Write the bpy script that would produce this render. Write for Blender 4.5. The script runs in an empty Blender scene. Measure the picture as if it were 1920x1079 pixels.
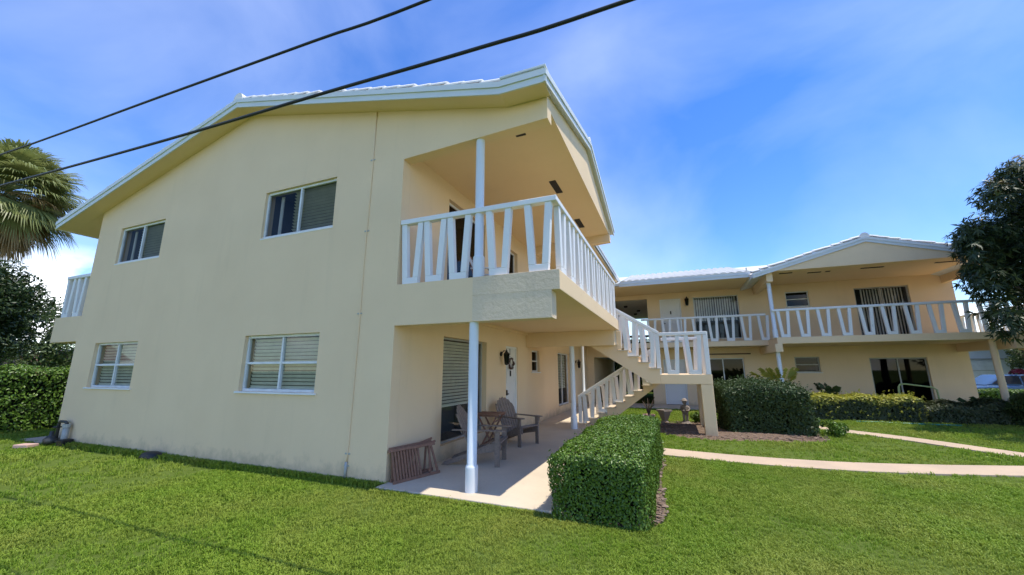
import bpy, math, random
import numpy as np
from mathutils import Matrix, Vector

random.seed(7)
rng = np.random.default_rng(7)
sc = bpy.context.scene
col = sc.collection

# ------------------------------------------------------------------ camera
CAM = Vector((4.2204, -5.3118, 1.75))
YAW, PITCH, ROLL = -0.3806, 0.2044, -0.0028
cd = bpy.data.cameras.new("camera")
cam = bpy.data.objects.new("camera", cd)
col.objects.link(cam)
fw = Vector((math.sin(YAW) * math.cos(PITCH), math.cos(YAW) * math.cos(PITCH), math.sin(PITCH)))
rt = Vector((math.cos(YAW), -math.sin(YAW), 0))
up = rt.cross(fw)
r2 = math.cos(ROLL) * rt + math.sin(ROLL) * up
u2 = -math.sin(ROLL) * rt + math.cos(ROLL) * up
mw = Matrix((r2, u2, -fw)).transposed().to_4x4()
mw.translation = CAM
cam.matrix_world = mw
cd.sensor_fit = 'HORIZONTAL'
cd.sensor_width = 36
cd.lens = 739.128 / 1920 * 36
cd.clip_start = 0.05
cd.clip_end = 3000
sc.camera = cam

# ------------------------------------------------------------------ world, sun, exposure
SUN = Vector((0.337, -0.02, 1.0)).normalized()
ELEV = math.asin(SUN.z)
w = bpy.data.worlds.new("World")
sc.world = w
w.use_nodes = True
nt = w.node_tree
for n in list(nt.nodes):
    nt.nodes.remove(n)
def wn(t, **k):
    n = nt.nodes.new(t)
    for a, b in k.items():
        setattr(n, a, b)
    return n
sky = wn('ShaderNodeTexSky', sky_type='NISHITA', sun_disc=False)
sky.sun_elevation = ELEV
sky.sun_rotation = math.atan2(SUN.x, SUN.y)
sky.altitude = 0
sky.air_density = 1.0
sky.dust_density = 0.0
sky.ozone_density = 4.0
tc = wn('ShaderNodeTexCoord')
sep = wn('ShaderNodeSeparateXYZ')
nt.links.new(tc.outputs['Generated'], sep.inputs[0])
# clouds: a veil of thin cirrus plus low cumulus near the horizon, all round the sky
mp = wn('ShaderNodeMapping')
mp.inputs['Scale'].default_value = (1.0, 1.0, 1.6)
mp.inputs['Location'].default_value = (1.8, 6.0, 0.6)
nt.links.new(tc.outputs['Generated'], mp.inputs[0])
n1 = wn('ShaderNodeTexNoise')
n1.inputs['Scale'].default_value = 1.7
n1.inputs['Detail'].default_value = 9
n1.inputs['Roughness'].default_value = 0.5
n1.inputs['Distortion'].default_value = 0.5
nt.links.new(mp.outputs[0], n1.inputs['Vector'])
r1 = wn('ShaderNodeMapRange')
r1.inputs['From Min'].default_value = 0.36
r1.inputs['From Max'].default_value = 0.78
r1.inputs['To Max'].default_value = 0.18
nt.links.new(n1.outputs['Fac'], r1.inputs['Value'])
n2 = wn('ShaderNodeTexNoise')
n2.inputs['Scale'].default_value = 5.5
n2.inputs['Detail'].default_value = 8
nt.links.new(mp.outputs[0], n2.inputs['Vector'])
r2n = wn('ShaderNodeMapRange')
r2n.inputs['From Min'].default_value = 0.46
r2n.inputs['From Max'].default_value = 0.58
nt.links.new(n2.outputs['Fac'], r2n.inputs['Value'])
rz = wn('ShaderNodeMapRange')
rz.inputs['From Min'].default_value = 0.22
rz.inputs['From Max'].default_value = 0.13
nt.links.new(sep.outputs['Z'], rz.inputs['Value'])
mul = wn('ShaderNodeMath', operation='MULTIPLY')
nt.links.new(r2n.outputs[0], mul.inputs[0])
nt.links.new(rz.outputs[0], mul.inputs[1])
mx = wn('ShaderNodeMath', operation='MAXIMUM')
nt.links.new(r1.outputs[0], mx.inputs[0])
nt.links.new(mul.outputs[0], mx.inputs[1])
mixc = wn('ShaderNodeMixRGB')
mixc.inputs['Color2'].default_value = (8.6, 8.9, 9.4, 1)
nt.links.new(mx.outputs[0], mixc.inputs['Fac'])
hs = wn('ShaderNodeHueSaturation')
hs.inputs['Saturation'].default_value = 1.26
hs.inputs['Hue'].default_value = 0.512
nt.links.new(sky.outputs[0], hs.inputs['Color'])
nt.links.new(hs.outputs[0], mixc.inputs['Color1'])
bg = wn('ShaderNodeBackground')
bg.inputs['Strength'].default_value = 0.15
nt.links.new(mixc.outputs[0], bg.inputs['Color'])
wo = wn('ShaderNodeOutputWorld')
nt.links.new(bg.outputs[0], wo.inputs['Surface'])

sd = bpy.data.lights.new("sun", 'SUN')
sd.energy = 3.05
sd.angle = math.radians(0.53)
sd.color = (1.0, 0.94, 0.84)
so = bpy.data.objects.new("sun", sd)
so.rotation_euler = SUN.to_track_quat('Z', 'Y').to_euler()
so.location = (10, -2, 30)
col.objects.link(so)

sc.view_settings.view_transform = 'Standard'
sc.view_settings.look = 'None'
sc.view_settings.exposure = 0.82
sc.view_settings.gamma = 1.0
sc.view_settings.use_curve_mapping = False
sc.cycles.max_bounces = 8
sc.cycles.diffuse_bounces = 4
sc.cycles.transparent_max_bounces = 12

# ------------------------------------------------------------------ materials
def mat(name):
    m = bpy.data.materials.new(name)
    m.use_nodes = True
    t = m.node_tree
    b = t.nodes['Principled BSDF']
    return m, t, b
def node(t, typ, **k):
    n = t.nodes.new(typ)
    for a, v in k.items():
        if a in n.inputs:
            n.inputs[a].default_value = v
        else:
            setattr(n, a, v)
    return n
def rgba(c):
    return (c[0], c[1], c[2], 1)
def coords(t):
    g = node(t, 'ShaderNodeNewGeometry')
    return g.outputs['Position']
def noise(t, vec, scale, detail=4, rough=0.55, dist=0.0):
    n = node(t, 'ShaderNodeTexNoise')
    n.inputs['Scale'].default_value = scale
    n.inputs['Detail'].default_value = detail
    n.inputs['Roughness'].default_value = rough
    n.inputs['Distortion'].default_value = dist
    t.links.new(vec, n.inputs['Vector'])
    return n.outputs['Fac']
def mixcol(t, fac, a, b):
    n = node(t, 'ShaderNodeMixRGB')
    if isinstance(fac, (int, float)):
        n.inputs[0].default_value = fac
    else:
        t.links.new(fac, n.inputs[0])
    for i, c in ((1, a), (2, b)):
        if isinstance(c, tuple):
            n.inputs[i].default_value = rgba(c)
        else:
            t.links.new(c, n.inputs[i])
    return n.outputs[0]
def rangeof(t, v, a, b, c=0.0, d=1.0):
    n = node(t, 'ShaderNodeMapRange')
    n.inputs[1].default_value = a
    n.inputs[2].default_value = b
    n.inputs[3].default_value = c
    n.inputs[4].default_value = d
    t.links.new(v, n.inputs[0])
    return n.outputs[0]
def mapped(t, vec, scale):
    n = node(t, 'ShaderNodeMapping')
    n.inputs['Scale'].default_value = scale
    t.links.new(vec, n.inputs['Vector'])
    return n.outputs[0]
def bump(t, b, h, strength, dist):
    n = node(t, 'ShaderNodeBump')
    n.inputs['Strength'].default_value = strength
    n.inputs['Distance'].default_value = dist
    t.links.new(h, n.inputs['Height'])
    t.links.new(n.outputs[0], b.inputs['Normal'])

def stucco(name, base, dark, grime=0.25, bstr=0.35, bscale=55, bdist=0.006, splash=False):
    m, t, b = mat(name)
    p = coords(t)
    c = mixcol(t, rangeof(t, noise(t, p, 0.8, 5), 0.35, 0.7), base, dark)
    st = noise(t, mapped(t, p, (2.2, 2.2, 0.22)), 1.6, 5, 0.6)
    c = mixcol(t, rangeof(t, st, 0.56, 0.78, 0, grime), c, tuple(x * 0.62 for x in dark))
    c = mixcol(t, rangeof(t, noise(t, p, 14, 3), 0.62, 0.8, 0, 0.18), c, tuple(x * 0.75 for x in dark))
    if splash:      # soil splashed up by rain on the lowest courses
        sz = node(t, 'ShaderNodeSeparateXYZ')
        t.links.new(p, sz.inputs[0])
        zn = node(t, 'ShaderNodeMath', operation='MULTIPLY_ADD')
        t.links.new(noise(t, p, 3.2, 6, 0.7), zn.inputs[0])
        zn.inputs[1].default_value = -0.9
        t.links.new(sz.outputs['Z'], zn.inputs[2])
        c = mixcol(t, rangeof(t, zn.outputs[0], -0.42, -0.15, 0.38, 0.0), c, (0.24, 0.20, 0.13))
    t.links.new(c, b.inputs['Base Color'])
    b.inputs['Roughness'].default_value = 0.85
    b.inputs['Specular IOR Level'].default_value = 0.2
    h = noise(t, p, bscale, 5, 0.65)
    bump(t, b, h, bstr, bdist)
    return m
def paint(name, base, rough=0.5, wear=0.3, wearcol=(0.35, 0.33, 0.28)):
    m, t, b = mat(name)
    p = coords(t)
    c = mixcol(t, rangeof(t, noise(t, p, 1.7, 5), 0.4, 0.75, 0, 0.5), base, tuple(x * 0.9 for x in base))
    c = mixcol(t, rangeof(t, noise(t, p, 9, 6, 0.7), 0.62, 0.75, 0, wear), c, wearcol)
    t.links.new(c, b.inputs['Base Color'])
    b.inputs['Roughness'].default_value = rough
    b.inputs['Specular IOR Level'].default_value = 0.35
    bump(t, b, noise(t, p, 60, 3), 0.15, 0.003)
    return m
def plain(name, base, rough=0.6, metal=0.0, spec=0.4, var=0.15):
    m, t, b = mat(name)
    p = coords(t)
    c = mixcol(t, rangeof(t, noise(t, p, 6, 4), 0.35, 0.7), base, tuple(x * (1 - var) for x in base))
    t.links.new(c, b.inputs['Base Color'])
    b.inputs['Roughness'].default_value = rough
    b.inputs['Metallic'].default_value = metal
    b.inputs['Specular IOR Level'].default_value = spec
    return m
def wood(name, base, dark, scale=(3, 3, 3)):
    m, t, b = mat(name)
    tcn = node(t, 'ShaderNodeTexCoord')
    v = mapped(t, tcn.outputs['Object'], scale)
    g = noise(t, v, 9, 6, 0.65, 0.4)
    c = mixcol(t, rangeof(t, g, 0.3, 0.72), base, dark)
    oi = node(t, 'ShaderNodeObjectInfo')
    c = mixcol(t, rangeof(t, oi.outputs['Random'], 0, 1, 0, 0.35), c, tuple(x * 0.6 for x in base))
    t.links.new(c, b.inputs['Base Color'])
    b.inputs['Roughness'].default_value = 0.75
    b.inputs['Specular IOR Level'].default_value = 0.25
    bump(t, b, g, 0.3, 0.004)
    return m
def glass(name, tint=(0.78, 0.8, 0.78), refl=0.045):
    m = bpy.data.materials.new(name)
    m.use_nodes = True
    t = m.node_tree
    for n in list(t.nodes):
        t.nodes.remove(n)
    tr = node(t, 'ShaderNodeBsdfTransparent')
    tr.inputs[0].default_value = rgba(tint)
    gl = node(t, 'ShaderNodeBsdfGlossy')
    gl.inputs['Roughness'].default_value = 0.02
    lw = node(t, 'ShaderNodeLayerWeight')
    lw.inputs[0].default_value = 0.25
    f = rangeof(t, lw.outputs['Facing'], 0, 1, refl, refl * 5.5)
    pw = node(t, 'ShaderNodeMath', operation='POWER')
    t.links.new(f, pw.inputs[0])
    pw.inputs[1].default_value = 1.15
    ms = node(t, 'ShaderNodeMixShader')
    t.links.new(pw.outputs[0], ms.inputs[0])
    t.links.new(tr.outputs[0], ms.inputs[1])
    t.links.new(gl.outputs[0], ms.inputs[2])
    o = node(t, 'ShaderNodeOutputMaterial')
    t.links.new(ms.outputs[0], o.inputs[0])
    return m
def leaf(name, c1, c2, c3, rough=0.4, trans=0.3, spec=0.4, per='island'):
    m = bpy.data.materials.new(name)
    m.use_nodes = True
    t = m.node_tree
    b = t.nodes['Principled BSDF']
    out = t.nodes['Material Output']
    if per == 'island':
        g = node(t, 'ShaderNodeNewGeometry')
        rnd = g.outputs['Random Per Island']
        pos = g.outputs['Position']
    else:
        g = node(t, 'ShaderNodeObjectInfo')
        rnd = g.outputs['Random']
        pos = g.outputs['Location']
    c = mixcol(t, rnd, c1, c2)
    pn = noise(t, pos, 0.55 if per != 'island' else 1.3, 4)
    c = mixcol(t, rangeof(t, pn, 0.42, 0.68, 0, 0.75), c, c3)
    if per != 'island':
        pn2 = noise(t, pos, 2.3, 3)
        c = mixcol(t, rangeof(t, pn2, 0.52, 0.75, 0, 0.55), c, (c1[0] * 0.8, c1[1] * 0.75, c1[2] * 0.8))
    t.links.new(c, b.inputs['Base Color'])
    b.inputs['Roughness'].default_value = rough
    b.inputs['Specular IOR Level'].default_value = spec
    tl = node(t, 'ShaderNodeBsdfTranslucent')
    t.links.new(c, tl.inputs[0])
    ms = node(t, 'ShaderNodeMixShader')
    ms.inputs[0].default_value = trans
    t.links.new(b.outputs[0], ms.inputs[1])
    t.links.new(tl.outputs[0], ms.inputs[2])
    t.links.new(ms.outputs[0], out.inputs[0])
    return m

M = {}
M['wall'] = stucco('stucco_cream', (0.825, 0.63, 0.40), (0.785, 0.595, 0.375), 0.12, splash=True)
M['rough'] = stucco('stucco_rough_patch', (0.78, 0.62, 0.43), (0.69, 0.55, 0.39), 0.4, 0.8, 14, 0.03)
M['soffit'] = stucco('stucco_soffit', (0.83, 0.635, 0.395), (0.80, 0.605, 0.37), 0.08, 0.2)
M['white'] = paint('white_paint', (0.78, 0.78, 0.76), 0.5, 0.38)
M['fascia'] = paint('fascia_paint', (0.66, 0.70, 0.70), 0.55, 0.15)
M['column'] = paint('column_paint', (0.70, 0.74, 0.76), 0.45, 0.12)
M['alu'] = plain('white_aluminium', (0.72, 0.74, 0.73), 0.4)
M['tile'] = paint('white_roof_tile', (0.78, 0.76, 0.72), 0.7, 0.45, (0.30, 0.29, 0.27))
M['glass'] = glass('window_glass')
M['screen'] = glass('screened_glass', (0.62, 0.63, 0.64), 0.022)
M['darkglass'] = glass('dark_glass', (0.10, 0.11, 0.12), 0.035)
M['blind'] = plain('blind_slat', (0.78, 0.77, 0.66), 0.6)
M['vblind'] = plain('vertical_blind', (0.80, 0.80, 0.78), 0.6)
M['room'] = plain('dim_room', (0.13, 0.13, 0.13), 0.9)  # dark grey carries the dimness of unlit rooms
M['door'] = paint('door_paint', (0.75, 0.74, 0.70), 0.45, 0.1)
M['black'] = plain('black_metal', (0.015, 0.014, 0.014), 0.45, 0.0)
M['vent'] = plain('dark_vent', (0.035, 0.03, 0.028), 0.8)
M['brown'] = plain('brown_paint', (0.10, 0.05, 0.035), 0.6)
M['iron'] = plain('pipe_metal', (0.07, 0.07, 0.065), 0.5, 0.3)
M['pvc'] = plain('grey_pvc', (0.42, 0.42, 0.39), 0.5)
M['brownwood'] = wood('weathered_teak', (0.34, 0.18, 0.115), (0.19, 0.10, 0.065))
M['greywood'] = wood('weathered_grey_wood', (0.32, 0.25, 0.20), (0.17, 0.135, 0.11))
M['stone'] = stucco('cast_stone', (0.36, 0.31, 0.27), (0.25, 0.21, 0.18), 0.5, 0.6, 40)
M['brick'] = plain('pink_paver', (0.55, 0.36, 0.30), 0.85)
M['rubber'] = plain('wire_jacket', (0.012, 0.016, 0.02), 0.5)
M['teal'] = plain('green_hose', (0.03, 0.25, 0.20), 0.45)
M['limepipe'] = plain('lime_tube', (0.34, 0.40, 0.16), 0.5)
M['redroof'] = plain('red_roof', (0.42, 0.15, 0.10), 0.8)
M['housewall'] = stucco('neighbour_stucco', (0.55, 0.36, 0.27), (0.45, 0.30, 0.23))
M['whitewall'] = stucco('white_stucco', (0.72, 0.75, 0.76), (0.62, 0.66, 0.68))
M['bark'] = wood('bark', (0.13, 0.10, 0.075), (0.06, 0.045, 0.035), (6, 6, 2))
M['carblue'] = plain('car_paint', (0.10, 0.18, 0.33), 0.25, 0.2, 0.6, 0.05)
M['carwhite'] = plain('car_white', (0.72, 0.73, 0.74), 0.3, 0.0, 0.6, 0.05)
M['tyre'] = plain('tyre_rubber', (0.02, 0.02, 0.02), 0.8)
M['hedge'] = leaf('hedge_leaf', (0.05, 0.115, 0.012), (0.14, 0.23, 0.025), (0.085, 0.16, 0.015), 0.38, 0.15, 0.35)
M['bush'] = leaf('bush_leaf', (0.03, 0.055, 0.012), (0.075, 0.11, 0.03), (0.045, 0.08, 0.022), 0.42, 0.2, 0.3)
M['yellowleaf'] = leaf('variegated_leaf', (0.48, 0.44, 0.06), (0.22, 0.26, 0.04), (0.35, 0.34, 0.05), 0.4, 0.3)
M['duskleaf'] = leaf('dusky_leaf', (0.045, 0.07, 0.025), (0.09, 0.10, 0.04), (0.05, 0.07, 0.03), 0.45, 0.25)
M['mango'] = leaf('mango_leaf', (0.022, 0.042, 0.012), (0.05, 0.075, 0.02), (0.03, 0.055, 0.02), 0.42, 0.2, 0.35)
M['mangonew'] = leaf('mango_new_leaf', (0.20, 0.17, 0.05), (0.13, 0.17, 0.04), (0.25, 0.11, 0.06), 0.4, 0.35)
M['tree'] = leaf('shade_tree_leaf', (0.025, 0.05, 0.015), (0.055, 0.085, 0.02), (0.035, 0.065, 0.02), 0.4, 0.25)
M['farleaf'] = leaf('far_leaf', (0.06, 0.10, 0.03), (0.11, 0.16, 0.04), (0.08, 0.11, 0.05), 0.5, 0.3)
M['pink'] = leaf('bract', (0.45, 0.05, 0.12), (0.35, 0.04, 0.08), (0.5, 0.08, 0.16), 0.5, 0.3)
M['palm'] = leaf('palm_leaf', (0.15, 0.19, 0.05), (0.27, 0.29, 0.09), (0.22, 0.24, 0.08), 0.4, 0.35)
M['palmdry'] = leaf('palm_dry', (0.40, 0.25, 0.09), (0.24, 0.17, 0.07), (0.36, 0.27, 0.11), 0.6, 0.3)
M['areca'] = leaf('areca_leaf', (0.30, 0.27, 0.04), (0.15, 0.22, 0.04), (0.22, 0.24, 0.04), 0.45, 0.35)
M['grass'] = leaf('grass_blade', (0.165, 0.28, 0.022), (0.31, 0.425, 0.05), (0.38, 0.40, 0.08), 0.5, 0.4, 0.25, per='object')

def concrete(name, a, b_):
    m, t, b = mat(name)
    p = coords(t)
    c = mixcol(t, rangeof(t, noise(t, p, 1.1, 6), 0.35, 0.7), a, b_)
    c = mixcol(t, rangeof(t, noise(t, p, 22, 4), 0.55, 0.8, 0, 0.35), c, tuple(x * 0.7 for x in b_))
    t.links.new(c, b.inputs['Base Color'])
    b.inputs['Roughness'].default_value = 0.85
    b.inputs['Specular IOR Level'].default_value = 0.2
    bump(t, b, noise(t, p, 90, 4), 0.25, 0.004)
    return m
M['patio'] = concrete('painted_patio', (0.62, 0.52, 0.38), (0.54, 0.45, 0.33))
M['path'] = concrete('path_concrete', (0.54, 0.41, 0.28), (0.45, 0.35, 0.25))
def soil(name, a, b_, sc_):
    m, t, b = mat(name)
    p = coords(t)
    n = noise(t, p, sc_, 6, 0.7)
    c = mixcol(t, rangeof(t, n, 0.35, 0.65), a, b_)
    c = mixcol(t, rangeof(t, noise(t, p, sc_ * 0.06, 4), 0.4, 0.7, 0, 0.6), c, tuple(x * 0.7 for x in a))
    t.links.new(c, b.inputs['Base Color'])
    b.inputs['Roughness'].default_value = 0.95
    b.inputs['Specular IOR Level'].default_value = 0.1
    bump(t, b, n, 0.8, 0.03)
    return m
M['mulch'] = soil('mulch', (0.24, 0.17, 0.12), (0.13, 0.09, 0.065), 38)
M['chip'] = plain('mulch_chip', (0.28, 0.205, 0.15), 0.9, 0, 0.1, 0.5)
M['lawn'] = soil('lawn_soil', (0.12, 0.17, 0.028), (0.08, 0.115, 0.022), 30)

# ------------------------------------------------------------------ mesh helpers
class MB:
    def __init__(s, mtx=None):
        s.v, s.f, s.m = [], [], mtx
    def add(s, vs, fs):
        o = len(s.v)
        for p in vs:
            p = Vector(p)
            s.v.append(tuple(s.m @ p) if s.m else tuple(p))
        s.f += [tuple(i + o for i in f) for f in fs]
        return s
    def box(s, a, b, mtx=None):
        x0, y0, z0 = [min(a[i], b[i]) for i in range(3)]
        x1, y1, z1 = [max(a[i], b[i]) for i in range(3)]
        vs = [(x0, y0, z0), (x1, y0, z0), (x1, y1, z0), (x0, y1, z0), (x0, y0, z1), (x1, y0, z1), (x1, y1, z1), (x0, y1, z1)]
        if mtx is not None:
            vs = [mtx @ Vector(p) for p in vs]
        return s.add(vs, [(0, 3, 2, 1), (4, 5, 6, 7), (0, 1, 5, 4), (1, 2, 6, 5), (2, 3, 7, 6), (3, 0, 4, 7)])
    def hexa(s, bottom, top):
        return s.add(list(bottom) + list(top), [(0, 3, 2, 1), (4, 5, 6, 7), (0, 1, 5, 4), (1, 2, 6, 5), (2, 3, 7, 6), (3, 0, 4, 7)])
    def prism(s, poly, axis, d0, d1):
        def P(a, b, d):
            return {'x': (d, a, b), 'y': (a, d, b), 'z': (a, b, d)}[axis]
        n = len(poly)
        vs = [P(a, b, d0) for a, b in poly] + [P(a, b, d1) for a, b in poly]
        fs = [tuple(range(n))[::-1], tuple(range(n, 2 * n))]
        fs += [(i, (i + 1) % n, n + (i + 1) % n, n + i) for i in range(n)]
        return s.add(vs, fs)
    def beam(s, p, q, wd, ht, upv=(0, 0, 1)):
        p, q = Vector(p), Vector(q)
        d = (q - p).normalized()
        u = Vector(upv)
        sd_ = d.cross(u).normalized()
        u = sd_.cross(d).normalized()
        a, b = sd_ * wd / 2, u * ht / 2
        return s.hexa([p - a - b, p + a - b, q + a - b, q - a - b], [p - a + b, p + a + b, q + a + b, q - a + b])
    def tube(s, pts, rad, n=8, caps=True):
        pts = [Vector(p) for p in pts]
        rs = rad if isinstance(rad, (list, tuple)) else [rad] * len(pts)
        vs, fs = [], []
        prev = None
        for i, p in enumerate(pts):
            d = (pts[min(i + 1, len(pts) - 1)] - pts[max(i - 1, 0)]).normalized()
            if prev is None:
                a = d.orthogonal().normalized()
            else:
                a = (prev - d * prev.dot(d)).normalized()
            prev = a
            b = d.cross(a)
            for k in range(n):
                t = 2 * math.pi * k / n
                vs.append(p + (a * math.cos(t) + b * math.sin(t)) * rs[i])
        for i in range(len(pts) - 1):
            for k in range(n):
                fs.append((i * n + k, i * n + (k + 1) % n, (i + 1) * n + (k + 1) % n, (i + 1) * n + k))
        if caps:
            fs.append(tuple(range(n))[::-1])
            fs.append(tuple((len(pts) - 1) * n + k for k in range(n)))
        return s.add(vs, fs)
    def lathe(s, prof, c=(0, 0, 0), n=16, sx=1, sy=1):
        vs, fs = [], []
        for r, z in prof:
            for k in range(n):
                t = 2 * math.pi * k / n
                vs.append((c[0] + r * math.cos(t) * sx, c[1] + r * math.sin(t) * sy, c[2] + z))
        for i in range(len(prof) - 1):
            for k in range(n):
                fs.append((i * n + k, i * n + (k + 1) % n, (i + 1) * n + (k + 1) % n, (i + 1) * n + k))
        fs.append(tuple(range(n))[::-1])
        fs.append(tuple((len(prof) - 1) * n + k for k in range(n)))
        return s.add(vs, fs)
    def wall(s, u0, u1, w0, w1, holes, v0, v1):
        us = sorted({u0, u1} | {h[0] for h in holes} | {h[1] for h in holes})
        ws = sorted({w0, w1} | {h[2] for h in holes} | {h[3] for h in holes})
        def solid(i, j):
            if i < 0 or j < 0 or i >= len(us) - 1 or j >= len(ws) - 1:
                return False
            cu, cw = (us[i] + us[i + 1]) / 2, (ws[j] + ws[j + 1]) / 2
            return not any(h[0] < cu < h[1] and h[2] < cw < h[3] for h in holes)
        for i in range(len(us) - 1):
            for j in range(len(ws) - 1):
                if not solid(i, j):
                    continue
                a, b, c, d = us[i], us[i + 1], ws[j], ws[j + 1]
                s.add([(a, v0, c), (b, v0, c), (b, v0, d), (a, v0, d)], [(0, 1, 2, 3)])
                s.add([(a, v1, c), (b, v1, c), (b, v1, d), (a, v1, d)], [(3, 2, 1, 0)])
                if not solid(i - 1, j):
                    s.add([(a, v0, c), (a, v1, c), (a, v1, d), (a, v0, d)], [(3, 2, 1, 0)])
                if not solid(i + 1, j):
                    s.add([(b, v0, c), (b, v1, c), (b, v1, d), (b, v0, d)], [(0, 1, 2, 3)])
                if not solid(i, j - 1):
                    s.add([(a, v0, c), (b, v0, c), (b, v1, c), (a, v1, c)], [(3, 2, 1, 0)])
                if not solid(i, j + 1):
                    s.add([(a, v0, d), (b, v0, d), (b, v1, d), (a, v1, d)], [(0, 1, 2, 3)])
        return s
    def mesh(s, name, m, smooth=False):
        me = bpy.data.meshes.new(name)
        me.from_pydata(s.v, [], s.f)
        if m is not None:
            me.materials.append(M[m] if isinstance(m, str) else m)
        if smooth:
            me.polygons.foreach_set('use_smooth', [True] * len(me.polygons))
        me.update()
        return me

def link(name, me, parent=None, loc=None, rz=0.0):
    o = bpy.data.objects.new(name, me)
    col.objects.link(o)
    if parent is not None:
        o.parent = parent
        if parent.parent is None and parent.get('worldspace'):
            o.matrix_parent_inverse = Matrix.Translation(-Vector(parent.location))
    if loc is not None:
        o.location = loc
    o.rotation_euler[2] = rz
    return o
def part(name, mb, m, parent=None, bev=0.0, smooth=False, **k):
    o = link(name, mb.mesh(name, m, smooth), parent, **k)
    if bev:
        b = o.modifiers.new('bevel', 'BEVEL')
        b.width = bev
        b.segments = 2
        b.limit_method = 'ANGLE'
    return o
def tag(o, label, cat, group=None):
    o['label'] = label
    o['category'] = cat
    if group:
        o['group'] = group
    return o
def thing(name, label, cat, loc, group=None, rz=0.0, world=True):
    """Empty at the thing's base; world=True means its parts are given in world coordinates"""
    o = bpy.data.objects.new(name, None)
    o.empty_display_size = 0.2
    col.objects.link(o)
    o.location = loc
    o.rotation_euler[2] = rz
    if world:
        o['worldspace'] = True
    return tag(o, label, cat, group)
def structure(name, mb, m, **k):
    o = part(name, mb, m, **k)
    o['kind'] = 'structure'
    return o
def stuff(o):
    o['kind'] = 'stuff'
    return o
def copy_tree(o, parent=None):
    c = o.copy()
    col.objects.link(c)
    if parent is not None:
        c.parent = parent
    for ch in list(o.children):
        copy_tree(ch, c)
    return c

# ------------------------------------------------------------------ ground, paths, beds
structure('lawn', MB().add([(-400, -400, 0), (400, -400, 0), (400, 400, 0), (-400, 400, 0)], [(0, 1, 2, 3)]), 'lawn')

PATIO = [(0.0, -0.22), (1.5, -0.24), (2.95, -0.28), (2.95, 3.7), (3.4, 3.75), (3.4, 4.86), (2.95, 4.9), (2.95, 6.4), (1.95, 6.5), (1.95, 15.99), (0.0, 15.99)]
mb = MB().prism(PATIO, 'z', -0.05, 0.055)
structure('patio', mb, 'patio', bev=0.012)
def ribbon(pts, wd):
    L, Rr = [], []
    for i, p in enumerate(pts):
        a = Vector(pts[max(i - 1, 0)])
        b = Vector(pts[min(i + 1, len(pts) - 1)])
        d = (b - a).normalized()
        n = Vector((-d.y, d.x))
        L.append(tuple(Vector(p) + n * wd / 2))
        Rr.append(tuple(Vector(p) - n * wd / 2))
    return L + Rr[::-1]
def smoothpts(pts, n=6):
    out = []
    P = [Vector(p) for p in pts]
    for i in range(len(P) - 1):
        p0, p1, p2, p3 = P[max(i - 1, 0)], P[i], P[i + 1], P[min(i + 2, len(P) - 1)]
        for k in range(n):
            t = k / n
            out.append(tuple(0.5 * ((2 * p1) + (-p0 + p2) * t + (2 * p0 - 5 * p1 + 4 * p2 - p3) * t * t + (-p0 + 3 * p1 - 3 * p2 + p3) * t ** 3)))
    out.append(tuple(P[-1]))
    return out
P1 = ribbon(smoothpts([(3.42, 4.32), (4.2, 4.14), (5.2, 3.98), (6.2, 3.95), (7.5, 4.08), (9.6, 4.66), (13, 5.9), (18, 8.5)]), 0.70)
P2 = ribbon(smoothpts([(7.2, 10.6), (8.15, 9.45), (9.5, 8.1), (10.65, 6.45), (11.6, 5.6)]), 0.62)
P3 = [(-11.5, -0.1), (-10.02, -0.1), (-10.02, 15), (-11.5, 15)]
P4 = [(1.97, 14.3), (16.5, 14.3), (16.5, 15.99), (1.97, 15.99)]
structure('path', MB().prism(P1, 'z', -0.05, 0.03), 'path', bev=0.008)
structure('path', MB().prism(P2, 'z', -0.05, 0.026), 'path', bev=0.008)
structure('path', MB().prism(P3, 'z', -0.05, 0.03), 'path', bev=0.008)
structure('walkway', MB().prism(P4, 'z', -0.05, 0.045), 'patio', bev=0.008)
B1 = smoothpts([(2.96, -0.25), (3.6, -0.34), (3.9, -0.18), (4.02, 0.25), (3.98, 1.0), (3.9, 2.2), (3.9, 3.45), (2.97, 3.5)], 4)
B2 = smoothpts([(3.55, 6.9), (4.3, 6.35), (5.0, 6.2), (6.0, 6.4), (6.9, 6.55), (7.6, 6.95), (7.75, 7.6), (7.5, 9.4), (6.0, 10.2), (4.8, 9.6), (3.6, 9.2), (3.4, 7.8), (3.55, 6.9)], 4)
def bed(poly, z):
    c = Vector((sum(p[0] for p in poly) / len(poly), sum(p[1] for p in poly) / len(poly)))
    m = MB()
    vs = [(p[0], p[1], z - 0.02) for p in poly]
    for fr, h in ((0.86, 0.012), (0.5, 0.03)):
        vs += [(c.x + (p[0] - c.x) * fr, c.y + (p[1] - c.y) * fr, z + h + random.uniform(0, 0.015)) for p in poly]
    n = len(poly)
    fs = []
    for k in range(2):
        fs += [(k * n + i, k * n + (i + 1) % n, (k + 1) * n + (i + 1) % n, (k + 1) * n + i) for i in range(n)]
    fs.append(tuple(range(2 * n, 3 * n)))
    return m.add(vs, fs)
def inpoly(poly, xy):
    x, y = xy[:, 0], xy[:, 1]
    r = np.zeros(len(xy), bool)
    n = len(poly)
    for i in range(n):
        x0, y0 = poly[i]
        x1, y1 = poly[(i + 1) % n]
        c = ((y0 > y) != (y1 > y)) & (x < (x1 - x0) * (y - y0) / ((y1 - y0) or 1e-9) + x0)
        r ^= c
    return r
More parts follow.
